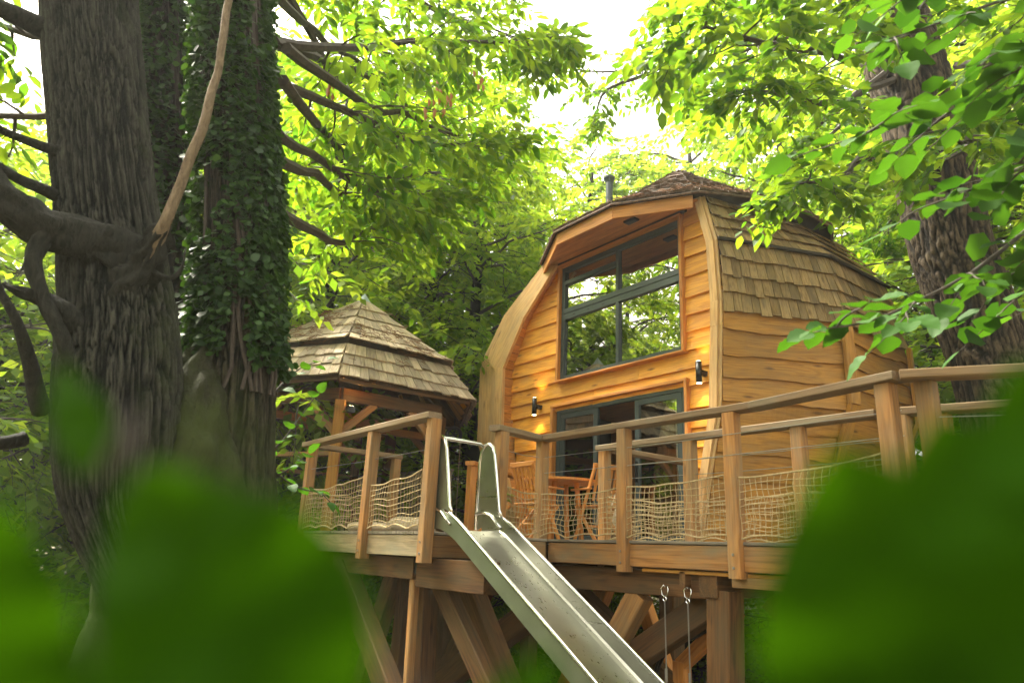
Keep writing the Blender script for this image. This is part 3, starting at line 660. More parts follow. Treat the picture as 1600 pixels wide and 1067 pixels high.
def clipy(P, y, sgn):
    out = []
    for i in range(len(P)):
        a, b = P[i - 1], P[i]; fa, fb_ = (a.y - y) * sgn, (b.y - y) * sgn
        if (fa >= 0) != (fb_ >= 0): out.append(a.lerp(b, fa / (fa - fb_)))
        if fb_ >= 0: out.append(b)
    return out
for i in range(6):
    y0, y1 = 6.88 + i * .134, 6.88 + (i + 1) * .134 - .006
    q = clipy(clipy(poly, y0, 1), y1, -1)
    if len(q) >= 3: prism('soffit_board', [Vector((p.x, p.y, 7.80 + (p.y - 6.88) * .06)) for p in q], (0, 0, .02), 'orange', hut, (1, 0, 0))
beam('window_head', (-8.85, 7.62, 7.83), (-6.0, 7.62, 7.83), .05, .06, 'dark', hut)
g = Geo(); g.box((-6.75, 7.25, 7.80), (.22, .12, .03)); g.build('soffit_vent', 'black', hut)
# flue pipe
g = Geo(); g.tube([(-8.17, 8.2, 8.0), (-8.17, 8.2, 9.42)], .065, 16); g.tube([(-8.17, 8.2, 9.10), (-8.17, 8.2, 9.13)], .072, 16); g.tube([(-8.17, 8.2, 9.42), (-8.17, 8.2, 9.46), (-8.17, 8.2, 9.50), (-8.17, 8.2, 9.53)], [.07, .085, .105, .105], 16)
g.build('flue_pipe', 'frame', hut)
# litter on cap
def litter(name, pfun, n, par, parent_label=None):
    g = Geo()
    for _ in range(n):
        p, nn, tx = pfun(); L = R_.uniform(.03, .08); d = (tx * R_.uniform(-1, 1) + nn.cross(tx) * R_.uniform(-1, 1)).normalized(); m = p + nn * .02
        e1_, e2_ = m - d * L, m + d * L + nn * R_.uniform(0, .02); c = m + nn.cross(d) * L * .35 + nn * R_.uniform(.005, .03)
        g.tube([e1_, c, e2_], .004, 3)
    return tag(g.build(name, 'litter', par), None, None, kind='stuff')
def capfun():
    while True:
        k = R_.choice([7, 8, 9, 10, 11]); u = R_.random(); t = abs(R_.gauss(.08, .13)) if R_.random() < .8 else R_.uniform(0, .6)
        if t > .8: continue
        BL, BR, TL = capP(k, t), capP(k + 1, t), capP(k, t + .05); p = BL.lerp(BR, u)
        if noise.noise(p * 2.2) < -.05: continue
        nn = (BR - BL).cross(TL - BL).normalized(); return p + nn * .03, nn, (BR - BL).normalized()
litter('fallen_catkins', capfun, 380, hut)
# wall lamps with real light up and down
def wall_lamp(x, z, label):
    t = thing('wall_lamp', label, 'lamp', (x, FY, z), 'up and down wall lamps on the cabin front')
    g = Geo(); g.tube([(x, 7.53, z - .15), (x, 7.53, z + .15)], .042, 18); g.build('lamp_body', 'black', t, True)
    g = Geo(); g.box((x + .0, 7.62, z), (.06, .14, .07)); g.build('bracket', 'black', t)
    for s in (-1, 1):
        g = Geo(); g.tube([(x, 7.53, z + s * .1505), (x, 7.53, z + s * .1545)], .034, 14); g.build('lens', 'glow', t)
        l = bpy.data.lights.new('lamp_light', 'SPOT'); l.energy = 2.8; l.color = (1, .66, .30); l.spot_size = radians(80); l.spot_blend = .8; l.shadow_soft_size = .02
        o = bpy.data.objects.new('lamp_light', l); COL.objects.link(o); o.parent = t; o.location = (0, 7.53 - FY, s * .165)
        o.rotation_euler = (radians(180 if s > 0 else 0) + radians(-16 if s > 0 else 16), 0, 0)
wall_lamp(-9.30, 5.30, 'black cylinder wall lamp left of the sliding door')
wall_lamp(-5.80, 5.29, 'black cylinder wall lamp right of the upper window corner')

# ------------------------------------------------------------------ deck and its timber frame
deck = thing('treehouse_deck', 'raised timber deck on crossed posts carrying cabin and railings', 'deck', (-6, 5, 0))
def planks(x0, x1, y0, y1, along='x'):
    n = max(1, round((y1 - y0) / .145)) if along == 'x' else max(1, round((x1 - x0) / .145))
    for i in range(n):
        if along == 'x': y = y0 + (i + .5) * (y1 - y0) / n; beam('deck_plank', (x0, y, 2.985), (x1, y, 2.985), (y1 - y0) / n - .006, .028, 'grey', deck)
        else: x = x0 + (i + .5) * (x1 - x0) / n; beam('deck_plank', (x, y0, 2.985), (x, y1, 2.985), (x1 - x0) / n - .006, .028, 'grey', deck)
planks(-8.95, -5.83, 3.43, 4.96, 'y'); planks(-9.6, -5.93, 4.965, 7.68, 'y'); planks(-5.925, -2.0, 4.96, 5.93, 'x')
def rect_dir(p, d, L, w_, name, z, h, mat):  beam(name, p, (p[0] + d[0] * L, p[1] + d[1] * L, p[2]), w_, h, mat, deck)
dw = Vector((.87, .493, 0))
for i in range(7):
    o = Vector((-2.05, 4.80, 2.985)) + Vector((-.493, .87, 0)) * (.075 + i * .15); beam('deck_plank', o, o + dw * 4.5, .144, .028, 'grey', deck)
def fascia(a, b, mat='pale', z0=2.77, z1=2.965, w_=.05): beam('fascia_board', (*a, (z0 + z1) / 2), (*b, (z0 + z1) / 2), w_, z1 - z0, mat, deck)
fascia((-8.95, 3.46), (-7.15, 3.46)); fascia((-7.145, 3.46), (-5.87, 3.46)); fascia((-5.86, 3.49), (-5.86, 4.94), 'post'); fascia((-5.83, 5.0), (-4.74, 5.0), 'post'); fascia((-4.735, 5.0), (-2.05, 4.985), 'post')
fascia((-2.05, 4.80), (1.9, 7.05), 'post'); fascia((-8.95, 3.49), (-8.95, 4.95), 'post'); fascia((-9.6, 5.0), (-9.6, 7.6), 'post')
fascia((-5.90, 5.93), (-2.6, 5.93), 'post')
for x in np.arange(-8.6, -2.2, .55): 
    y0, y1 = (3.52, 7.6) if x < -5.95 else (5.04, 5.88)
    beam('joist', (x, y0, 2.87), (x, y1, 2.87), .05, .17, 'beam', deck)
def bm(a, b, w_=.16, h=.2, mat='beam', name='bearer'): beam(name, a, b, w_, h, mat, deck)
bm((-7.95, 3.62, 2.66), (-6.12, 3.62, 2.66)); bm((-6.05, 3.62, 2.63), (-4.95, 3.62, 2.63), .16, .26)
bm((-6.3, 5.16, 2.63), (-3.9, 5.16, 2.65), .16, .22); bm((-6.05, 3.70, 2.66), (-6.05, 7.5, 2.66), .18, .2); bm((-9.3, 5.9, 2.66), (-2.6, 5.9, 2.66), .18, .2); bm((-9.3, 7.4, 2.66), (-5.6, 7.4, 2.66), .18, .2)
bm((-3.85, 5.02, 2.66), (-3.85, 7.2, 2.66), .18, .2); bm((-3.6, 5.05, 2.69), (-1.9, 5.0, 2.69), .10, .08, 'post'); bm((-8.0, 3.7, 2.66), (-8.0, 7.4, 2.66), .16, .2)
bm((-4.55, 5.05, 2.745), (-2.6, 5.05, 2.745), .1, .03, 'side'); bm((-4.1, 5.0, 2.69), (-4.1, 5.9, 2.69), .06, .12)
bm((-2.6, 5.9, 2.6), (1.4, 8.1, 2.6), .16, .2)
# curved bracket at the corner
prism('bracket', [(-6.22, 3.55, 2.76), (-5.92, 3.55, 2.76), (-5.92, 3.55, 2.50), (-5.98, 3.55, 2.52), (-6.04, 3.55, 2.58), (-6.1, 3.55, 2.62), (-6.22, 3.55, 2.64)], (0, .1, 0), 'black', deck)
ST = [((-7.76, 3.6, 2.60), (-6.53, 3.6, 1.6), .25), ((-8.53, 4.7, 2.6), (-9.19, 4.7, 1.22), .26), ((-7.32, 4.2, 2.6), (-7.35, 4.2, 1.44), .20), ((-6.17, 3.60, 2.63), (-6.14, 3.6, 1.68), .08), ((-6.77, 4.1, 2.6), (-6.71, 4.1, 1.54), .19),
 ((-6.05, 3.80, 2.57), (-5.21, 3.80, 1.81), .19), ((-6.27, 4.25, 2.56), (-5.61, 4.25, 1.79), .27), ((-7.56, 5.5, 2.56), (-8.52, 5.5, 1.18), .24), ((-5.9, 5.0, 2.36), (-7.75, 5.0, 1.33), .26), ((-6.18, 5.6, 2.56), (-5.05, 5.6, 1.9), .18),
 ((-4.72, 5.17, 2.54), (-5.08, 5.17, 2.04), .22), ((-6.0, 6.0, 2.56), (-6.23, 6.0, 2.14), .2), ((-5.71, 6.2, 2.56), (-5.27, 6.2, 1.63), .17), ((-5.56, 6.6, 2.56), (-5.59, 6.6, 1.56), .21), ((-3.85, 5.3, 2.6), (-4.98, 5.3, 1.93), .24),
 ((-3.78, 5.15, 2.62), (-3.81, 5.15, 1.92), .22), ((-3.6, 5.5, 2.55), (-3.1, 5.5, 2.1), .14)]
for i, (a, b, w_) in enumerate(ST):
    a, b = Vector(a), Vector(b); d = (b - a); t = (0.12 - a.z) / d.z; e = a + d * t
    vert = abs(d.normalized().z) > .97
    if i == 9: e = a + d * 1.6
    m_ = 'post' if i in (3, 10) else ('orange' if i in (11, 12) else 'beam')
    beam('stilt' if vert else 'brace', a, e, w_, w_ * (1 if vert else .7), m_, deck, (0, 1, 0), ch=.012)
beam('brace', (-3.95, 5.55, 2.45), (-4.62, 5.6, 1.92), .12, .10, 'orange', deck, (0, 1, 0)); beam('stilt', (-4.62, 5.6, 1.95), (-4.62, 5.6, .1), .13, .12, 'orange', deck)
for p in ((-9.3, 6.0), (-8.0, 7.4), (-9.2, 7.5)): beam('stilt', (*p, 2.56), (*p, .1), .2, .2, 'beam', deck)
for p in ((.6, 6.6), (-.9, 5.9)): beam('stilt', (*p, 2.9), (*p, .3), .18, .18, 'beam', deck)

# ------------------------------------------------------------------ railings with posts, handrail, wires and cord net
def net(parent, p0, p1, zt0, zt1, zb=3.02, sag=.05, seed=0, cell=.056, inward=Vector((0, 0, 0))):
    p0, p1 = Vector((*p0, 0)), Vector((*p1, 0)); L = (p1 - p0).length
    nx = max(3, int(L / cell)); nz = 8; g = Geo(); P = {}
    nrm = Vector((0, 0, 1)).cross(p1 - p0).normalized()
    for i in range(nx + 1):
        u = i / nx
        for j in range(nz + 1):
            v = j / nz
            zt = zt0 + (zt1 - zt0) * u - sag * 4 * u * (1 - u) * .6
            lash = abs((u * L / .42) % 1 - .5) * 2          # 1 at lashing points
            zbb = zb + .035 * (1 - lash ** 2)
            edge = 4 * u * (1 - u)
            q = p0.lerp(p1, u); q.z = zbb + (zt - zbb) * v
            s = .5 + .5 * edge
            q += (p1 - p0).normalized() * (.032 * s * noise.noise(Vector((u * L * 3, v * 3, seed)))) + Vector((0, 0, .03 * s * noise.noise(Vector((u * L * 3, v * 3, seed + 9)))))
            q += nrm * (.05 * s * noise.noise(Vector((u * L * 2, v * 2, seed + 20)))) + inward * (sin(v * pi) * .04)
            P[i, j] = q
    for j in range(1, nz): g.tube([P[i, j] for i in range(nx + 1)], .0033, 4)
    for i in range(nx + 1): g.tube([P[i, j] for j in range(nz + 1)], .0033, 4)
    for j in (0, nz): g.tube([P[i, j] for i in range(nx + 1)], .0075, 5)
    tag(g.build('net', 'rope', parent), None, None, kind='stuff')
def railing(label, rail, posts, nets=(), wires=(), group='timber railings round the deck', ztop=4.10, pmat='post', pw=.113, hmat='hand', zfoot=2.72):
    t = thing('deck_railing', label, 'railing', (rail[0][0], rail[0][1], 3.0), group)
    for a, b in zip(rail, rail[1:]): beam('handrail', (a[0], a[1], ztop - .032), (b[0], b[1], ztop - .032), .15, .062, hmat, t, ch=.008)
    for p in posts:
        x, y = p[:2]; po = beam('post', (x, y, p[2] if len(p) > 2 else zfoot), (x, y, ztop - .065), pw, pw, pmat, t, (1, 0, 0), ch=.009)
        if len(p) < 3:
            g = Geo()
            for zz in (2.80, 2.90): g.tube([(x, y - pw / 2 - .006, zz), (x, y - pw / 2, zz)], .011, 8)
            g.build('bolt', 'wire', po)
    for i, (a, b, z0, z1) in enumerate(nets): net(t, a, b, z0, z1, seed=i * 13 + len(label))
    for (a, b, z) in wires:
        g = Geo(); g.tube([(*a, z), ((a[0] + b[0]) / 2, (a[1] + b[1]) / 2, z - .015), (*b, z)], .0035, 5); g.build('wire', 'wire', t)
    return t
r1 = railing('front railing of the main deck with three wide posts and sagging net', [(-6.05, 4.98), (-3.3, 4.98), (-2.05, 4.77)], [(-5.99, 4.99), (-4.73, 4.96), (-3.51, 4.96), (-2.16, 4.80, 2.9)],
    [((-5.92, 4.93), (-4.80, 4.93), 3.46, 3.47), ((-4.67, 4.93), (-3.58, 4.93), 3.48, 3.53), ((-3.44, 4.93), (-2.22, 4.80), 3.50, 3.58)],
    [((-5.99, 4.98), (-2.1, 4.86), 3.86), ((-5.99, 4.98), (-2.1, 4.86), 3.69)])
railing('railing leaving the deck corner towards the leaning chestnut trunk', [(-2.05, 4.77), (2.2, 7.17)], [(-1.95, 4.91, 2.72), (.2, 6.09), (1.6, 6.9)], [((-1.85, 4.93), (.15, 6.07), 3.52, 3.55)], [((-1.93, 4.9), (2.0, 7.1), 3.8)])
railing('inner walkway railing parallel to the deck front with doubled net', [(-5.98, 5.86), (-2.72, 5.86), (-1.76, 6.15), (1.5, 8.0)], [(-5.90, 5.86), (-4.66, 5.86), (-3.44, 5.86), (-2.56, 5.90), (-2.3, 6.02)],
    [((-5.83, 5.83), (-4.73, 5.83), 3.50, 3.42), ((-4.59, 5.83), (-3.51, 5.83), 3.42, 3.46), ((-3.37, 5.83), (-2.62, 5.83), 3.46, 3.5)], [((-5.9, 5.86), (-2.56, 5.88), 3.85), ((-5.9, 5.86), (-2.56, 5.88), 3.7)])
railing('short railing running from the walkway corner to the cabin door', [(-5.93, 5.94), (-5.93, 7.5)], [(-5.93, 7.42)], [((-5.95, 5.95), (-5.95, 7.4), 3.48, 3.5)], [])
railing('short corner railing right of the steel slide', [(-5.83, 4.20), (-5.98, 4.90)], [(-5.82, 4.30, 2.75)], [((-5.84, 4.36), (-5.97, 4.92), 3.5, 3.47)], [((-5.82, 4.3), (-5.99, 4.98), 3.86)])
railing('railing of the gazebo landing left of the steel slide', [(-8.9, 3.43), (-5.74, 3.43)], [(-8.72, 3.44), (-6.97, 3.42), (-5.76, 3.44)], [((-8.64, 3.40), (-7.05, 3.40), 3.48, 3.56), ((-6.88, 3.40), (-5.84, 3.40), 3.46, 3.56)], [((-8.7, 3.43), (-5.8, 3.43), 3.75)], pmat='post')
railing('side railing of the landing beside the gazebo steps', [(-8.86, 3.5), (-8.86, 4.78)], [(-8.86, 4.72, 2.8)], [((-8.86, 3.55), (-8.86, 4.66), 3.48, 3.5)], [])
t = railing('back railing of the deck seen through the slide opening', [(-8.5, 5.72), (-9.5, 7.5)], [(-8.55, 5.80, 2.8), (-9.42, 7.4, 2.8)], [], [((-8.5, 5.8), (-9.4, 7.4), 3.7)], pmat='orange', hmat='orange')
beam('brace', (-8.58, 5.87, 4.02), (-9.2, 7.05, 3.0), .05, .11, 'orange', t, (0, 1, 0)); beam('brace', (-8.6, 5.9, 3.05), (-9.2, 7.0, 3.6), .05, .1, 'orange', t, (0, 1, 0))

# ------------------------------------------------------------------ gazebo
GC = Vector((-10.85, 4.87, 0)); GR = 2.25
gaz = thing('gazebo', 'hexagonal timber gazebo with steep two-pitch shingle roof', 'gazebo', (GC.x, GC.y, 3.0))
def GV(k, r, z): a = radians(-30 + 60 * k); return Vector((GC.x + r * cos(a), GC.y + r * sin(a), z))
def shingle_hex(kk, name, single):
    lo = [5.10, 5.29, 5.48, 5.67]; hi = [5.72, 5.93, 6.16, 6.40, 6.66, 6.95]
    def rl(z): return GR * (1 - .22 * (z - 5.10) / .57)
    def rh(z): return GR * .79 * max(0.03, (1 - (z - 5.70) / 1.30))
    for zz, rf in ((lo, rl), (hi, rh)):
        for ri in range(len(zz) - 1):
            wd = (GV(kk, rf(zz[ri]), 0) - GV(kk + 1, rf(zz[ri]), 0)).length
            ov = .14
            shingle_rows(lambda z: GV(kk, rf(z), z), lambda z: GV(kk + 1, rf(z), z), zz[ri:ri + 2], max(3, int(wd / .15)) + (0), 'shingle', 'shingle', gaz, proud=.038 if not (zz is hi and ri == 0) else .09, overlap=ov)
for k in (5, 0, 1): shingle_hex(k, 'shingle', True)
g = Geo()
for k in (2, 3, 4):
    for z0, z1, r0_, r1_ in [(5.08, 5.69, 1.0, .78)] + [(5.70 + .2 * i, 5.92 + .2 * i, .79 * (1 - .2 * i / 1.3) + .02, .79 * (1 - .2 * (i + 1) / 1.3)) for i in range(6)]:
        a, b, c, d = GV(k, GR * r0_, z0), GV(k + 1, GR * r0_, z0), GV(k + 1, GR * max(.02, r1_), z1), GV(k, GR * max(.02, r1_), z1); g.add([a, b, c, d], [(0, 1, 2, 3)])
tag(g.build('shingle_course', 'shingle', gaz), None, None, kind='stuff')
g = Geo(); R1 = [GV(k, GR * .985, 5.06) for k in range(6)]; R2 = [GV(k, GR * .77, 5.64) for k in range(6)]; g.add(R1 + R2 + [Vector((GC.x, GC.y, 6.9))], [(k, (k + 1) % 6, 6 + (k + 1) % 6, 6 + k) for k in range(6)] + [(6 + k, 6 + (k + 1) % 6, 12) for k in range(6)]); g.build('roof_boarding', 'beam', gaz)
g = Geo()
tp = [GV(k, .20, 6.84) for k in range(6)]; bt = [GV(k, .2, 6.80) for k in range(6)]; g.add(tp + [Vector((GC.x, GC.y, 7.1))] + bt, [(k, (k + 1) % 6, 6) for k in range(6)] + [(k, 7 + k, 7 + (k + 1) % 6, (k + 1) % 6) for k in range(6)]); g.build('roof_cap', 'copper', gaz)
for k in range(6):
    beam('eave_board', GV(k, GR * .965, 5.03), GV(k + 1, GR * .965, 5.055), .03, .05, 'beam', gaz)
    beam('ring_beam', GV(k, 1.66, 4.93), GV(k + 1, 1.66, 4.93), .12, .18, 'beam', gaz)
    beam('post', GV(k, 1.68, 2.75), GV(k, 1.68, 4.84), .15, .15, 'side' if k in (0, 5) else 'beam', gaz, (cos(radians(-30 + 60 * k)), sin(radians(-30 + 60 * k)), 0), ch=.015)  # rear posts in darker wood: shade under the roof put into the colour
    beam('rafter', GV(k, GR * .9, 5.08), GV(k, .1, 6.6), .07, .12, 'beam', gaz)
    for kk, s in ((k, 1), (k, -1)):
        a = GV(kk, 1.66, 4.35); b = GV(kk, 1.66, 4.86).lerp(GV(kk + s, 1.66, 4.86), .32); beam('knee_brace', a, b, .09, .11, 'post', gaz, (0, 0, 1))
    for j in (1, 2, 3):
        a = GV(k, GR * .95, 5.08).lerp(GV(k + 1, GR * .95, 5.08), j / 4); b = GV(k, GR * .74, 5.60).lerp(GV(k + 1, GR * .74, 5.60), j / 4); beam('jack_rafter', a, b, .05, .07, 'side', gaz)
for k in range(3): beam('tie_beam', GV(k, 1.6, 4.80 - .02 * k), GV(k + 3, 1.6, 4.80 - .02 * k), .10, .12, 'side', gaz)
beam('post', (-11.75, 6.1, 2.9), (-11.75, 6.1, 4.85), .15, .15, 'beam', gaz, (1, 0, 0))
for k in range(6): beam('floor_edge', GV(k, 1.85, 2.88), GV(k + 1, 1.85, 2.88), .05, .18, 'pale', gaz)
for i in range(20):
    x = -12.5 + i * .162; dx = abs(x - GC.x); half = min(1.85 * .985, 1.85 * 2 * .866 * 1.0 if dx < 0 else 9); hy = 1.82 * (1 - dx / (1.85 * .8660254 * 2)) if dx < 1.85 * .866 else 0
    if hy > 0: beam('floor_board', (x, GC.y - hy, 2.985), (x, GC.y + hy, 2.985), .156, .028, 'grey', gaz)
for k in range(6): beam('stilt', GV(k, 1.5, 2.8), GV(k, 1.5, .1), .2, .2, 'beam', gaz, ch=.012)
for k in (4, 5): beam('guard_rail', GV(k, 1.7, 4.07), GV(k + 1, 1.7, 4.07), .14, .06, 'post', gaz)
for k in (3,): beam('guard_rail', GV(k, 1.7, 4.07), GV(k + 1, 1.7, 4.07), .14, .06, 'post', gaz)
# boarded screen on the far side
scr = thing('board_screen', 'grey vertical board screen behind the gazebo net', 'screen', (-11.6, 6.0, 3.0))
pa, pb = Vector((-13.3, 5.9, 0)), Vector((-10.1, 6.45, 0)); nb = 22
for i in range(nb):
    p = pa.lerp(pb, (i + .5) / nb); beam('board', (p.x, p.y, 2.95), (p.x, p.y, 4.12 + R_.uniform(-.01, .01)), (pb - pa).length / nb - .008, .025, 'grey', scr, (.17, -.98, 0))
beam('capping', (pa.x, pa.y, 4.15), (pb.x, pb.y, 4.15), .09, .035, 'grey', scr)
# gazebo up-light
gl = thing('gazebo_light', 'small black box light glowing upwards on the gazebo post', 'lamp', (-9.28, 4.13, 4.68))
g = Geo(); g.box((-9.24, 4.12, 4.70), (.10, .10, .09)); g.build('lamp_body', 'black', gl)
g = Geo(); g.box((-9.24, 4.12, 4.7475), (.07, .07, .004)); g.build('lens', 'glow', gl)
l = bpy.data.lights.new('lamp_light', 'SPOT'); l.energy = 60; l.color = (1, .6, .22); l.spot_size = radians(75); l.spot_blend = .6; l.shadow_soft_size = .03
o = bpy.data.objects.new('lamp_light', l); COL.objects.link(o); o.parent = gl; o.location = (.04, -.01, .08); o.rotation_euler = (radians(180), radians(14), 0)
def gazfun():
    while True:
        k = R_.choice([5, 0]); z = R_.uniform(5.15, 6.6); u = R_.random()
        r = GR * (1 - .22 * (z - 5.10) / .57) if z < 5.67 else GR * .79 * (1 - (z - 5.70) / 1.30)
        BL, BR = GV(k, r, z), GV(k + 1, r, z); p = BL.lerp(BR, u)
        if noise.noise(p * 2.6 + Vector((3, 1, 0))) < .08 or (z < 5.6 and R_.random() < .75): continue
        a = radians(60 * k); nn = Vector((cos(a) * .6, sin(a) * .6, .8)); return p + nn * .055, nn, (BR - BL).normalized()
litter('fallen_catkins', gazfun, 420, gaz)
# pulley
pu = thing('pulley', 'black pulley wheel hanging from the gazebo eave', 'pulley', (-10.36, 6.6, 4.8))
g = Geo(); c = Vector((-10.36, 6.6, 4.79)); vd = Vector((-.84, .54, 0)); sx = Vector((.54, .84, 0))
for r_, th2 in ((.13, .022), (.10, .014)): g.tube([c + (sx * cos(a) + Zv * sin(a)) * r_ for a in [2 * pi * i / 24 for i in range(24)]], th2, 6, closed=True)
for i in range(3): a = i * pi / 3 + .3; g.tube([c + (sx * cos(a) + Zv * sin(a)) * .1, c - (sx * cos(a) + Zv * sin(a)) * .1], .014, 6)
g.build('wheel', 'black', pu); g = Geo(); g.tube([c + Vector((0, 0, .28)), c + Vector((0, 0, .12))], .012, 6); g.tube([c - vd * .04, c + vd * .04], .03, 8); g.build('hook', 'black', pu)
g = Geo(); g.tube([c + sx * .12, c + sx * .13 - Vector((0, 0, 2.3))], .006, 5); g.tube([c - sx * .12, c - sx * .12 - Vector((0, 0, 2.0))], .006, 5); g.build('rope', 'rope', pu)
# cushions
def cushion(label, c, sx_, sy_, sz_, rz):
    n = 18; v = []; f = []
    for j in range(n + 1):
        for i in range(2 * n):
            ph = pi * j / n - pi / 2; t_ = 2 * pi * i / (2 * n)
            def se(x, e): return math.copysign(abs(x) ** e, x)
            x = se(cos(ph), .5) * se(cos(t_), .45); y = se(cos(ph), .5) * se(sin(t_), .45); z = se(sin(ph), .9)
            q = Vector((x * sx_, y * sy_, z * sz_ * (1 - .25 * (abs(x) ** 4 + abs(y) ** 4) / 2))); q += q.normalized() * .02 * noise.noise(q * 6)
            q = Matrix.Rotation(rz, 3, 'Z') @ q; v.append(Vector(c) + q)
    for j in range(n):
        for i in range(2 * n): f.append((j * 2 * n + i, j * 2 * n + (i + 1) % (2 * n), (j + 1) * 2 * n + (i + 1) % (2 * n), (j + 1) * 2 * n + i))
    o = link('floor_cushion', pymesh('floor_cushion', v, f, True), M['cushion']); tag(o, label, 'cushion', 'linen floor cushions on the gazebo landing')
cushion('plump linen floor cushion beside the slide post', (-8.25, 4.75, 3.12), .34, .26, .12, .3)
cushion('flatter linen floor cushion behind the middle landing post', (-8.25, 4.1, 3.07), .3, .24, .07, -.2)

# ------------------------------------------------------------------ slide
sl_ = thing('steel_slide', 'stainless steel playground slide running down from the deck', 'slide', (-5.7, 3.85, 3.0))
YN, YF = 3.52, 4.06
def rimh(x):
    if x < -5.62: return 3.20
    if x < -5.25: return 3.20 - (x + 5.62) * .25 - (x + 5.62) ** 2 * .50
    s = 3.04 - (x + 5.25) * .595
    if x > -1.9: s = 3.04 - 3.35 * .595 - (x + 1.9) * .15
    return s
def path(x): return min(3.0, rimh(x) - .13) if x < -5.45 else rimh(x) - .13
xs = [-5.75, -5.62, -5.55, -5.45, -5.35, -5.25, -4.6, -4, -3.4, -2.8, -2.2, -1.9, -1.5, -1.0]
def rimz(x): return path(x) + (.20 if x > -5.3 else .20)
prof_y = [(YN, None), (YN + .005, .03), (YN + .02, .01), (YN + .06, -.0), (YF - .06, -.0), (YF - .02, .01), (YF - .005, .03), (YF, None)]
v = []; f = []
for x in xs:
    for (y, dz) in prof_y: v.append((x, y, path(x) + dz if dz is not None else rimh(x)))
n = len(prof_y)
for i in range(len(xs) - 1):
    for k in range(n - 1): f.append((i * n + k, (i + 1) * n + k, (i + 1) * n + k + 1, i * n + k + 1))
g = Geo(); g.add(v, f); ch_ = g.build('chute', 'steel', sl_); md = ch_.modifiers.new('sheet', 'SOLIDIFY'); md.thickness = .004; md.offset = 1
def soft(x): return .02
M['outer'] = plain('satin steel painted reflection', (0.30, 0.33, 0.24), .38, .85, 4, .1)  # green of reflected foliage is painted into this base colour
for y, s in ((YN - .02, -1), (YF + .02, 1)):   # side skirts
    v = []; f = []
    for x in xs: v += [(x, y, rimh(x)), (x, y, rimh(x) - .18), (x, y + s * -.012, rimh(x) - .18), (x, y + s * -.012, rimh(x))]
    for i in range(len(xs) - 1):
        for k in range(4): f.append((i * 4 + k, (i + 1) * 4 + k, (i + 1) * 4 + (k + 1) % 4, i * 4 + (k + 1) % 4))
    f += [(0, 1, 2, 3), tuple(len(v) - 4 + k for k in (3, 2, 1, 0))]
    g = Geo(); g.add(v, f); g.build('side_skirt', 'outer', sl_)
    yy = y + s * .004
    g = Geo(); g.tube([(x, yy, rimh(x) + .005) for x in xs[2:]], .016, 10); g.build('edge_tube', 'tube', sl_, True)
    yi = yy - s * .015
    # tall entrance cheeks framed by tube
    out = [(-5.86, 3.04), (-5.86, 3.70), (-5.84, 3.80), (-5.78, 3.865), (-5.71, 3.87), (-5.65, 3.83), (-5.615, 3.75), (-5.56, 3.50), (-5.50, 3.22), (-5.46, 3.16)]
    
    g = Geo(); g.tube([(x, yi, z) for x, z in out], .019, 10); g.build('cheek_tube', 'tube', sl_, True)
    k = len(out); fill = [(x, z) for x, z in out]
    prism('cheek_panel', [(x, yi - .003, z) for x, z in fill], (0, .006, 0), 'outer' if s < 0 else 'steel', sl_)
    lo = [(-5.86, 3.03), (-5.86, 3.19), (-5.70, 3.20), (-5.60, 3.17), (-5.52, 3.11), (-5.44, 3.06)]
    
    g = Geo(); g.tube([(x, yi - .02 * 1, z) for x, z in lo[1:]], .014, 8); g.build('edge_bead', 'tube', sl_, True)
g = Geo(); g.tube([(-5.80, YN - .02, 3.845), (-5.80, YN + .05, 3.875), (-5.80, YF - .05, 3.875), (-5.80, YF + .02, 3.845)], .019, 10); g.build('top_bar', 'tube', sl_, True)
for x in (-2.2, -1.2):
    for y in (YN, YF): beam('support_leg', (x, y, path(x) - .1), (x, y, .3), .05, .05, 'steel', sl_)

# ------------------------------------------------------------------ furniture
def chair(label, loc, rz):
    t = thing('folding_chair', label, 'chair', loc, 'folding slatted garden chairs on the deck'); t.rotation_euler = (0, 0, rz)
    mw = Matrix.Translation(loc) @ Matrix.Rotation(rz, 4, 'Z')
    P = lambda x, y, z: mw @ Vector((x, y, z))
    yv = mw.to_3x3() @ Vector((0, 1, 0)); xv = mw.to_3x3() @ Vector((1, 0, 0))
    for x in (-.22, .22):
        beam('leg', P(x, .24, 0), P(x, -.22, .92), .025, .05, 'orange', t, yv)
        beam('leg', P(x * .88, -.22, 0), P(x * .88, .22, .43), .025, .05, 'orange', t, yv)
        beam('armrest', P(x * 1.12, -.16, .64), P(x * 1.12, .26, .64), .045, .025, 'orange', t)
    for i in range(7): beam('seat_slat', P(-.21, -.14 + i * .062, .44), P(.21, -.14 + i * .062, .44), .045, .018, 'orange', t)
    for i in range(6): x = -.17 + i * .068; beam('back_slat', P(x, -.10, .50), P(x, -.21, .88), .04, .014, 'orange', t, yv)
    beam('top_rail', P(-.24, -.215, .91), P(.24, -.215, .91), .03, .06, 'orange', t); beam('stretcher', P(-.2, -.03, .2), P(.2, -.03, .2), .02, .03, 'orange', t)
    return t
chair('slatted garden chair with its back to the deck corner', (-6.95, 5.68, 3.0), 0)
t = chair('folding chair turned sideways to the round table', (-6.42, 6.3, 3.0), radians(80))
tb = thing('round_table', 'round wooden garden table in front of the sliding door', 'table', (-7.0, 6.15, 3.0))
def disc(c, r, h, n=40): g = Geo(); g.tube([(c[0], c[1], c[2] - h / 2), (c[0], c[1], c[2] + h / 2)], r, n); return g
disc((-7.0, 6.15, 3.765), .5, .03).build('tabletop', 'orange', tb)
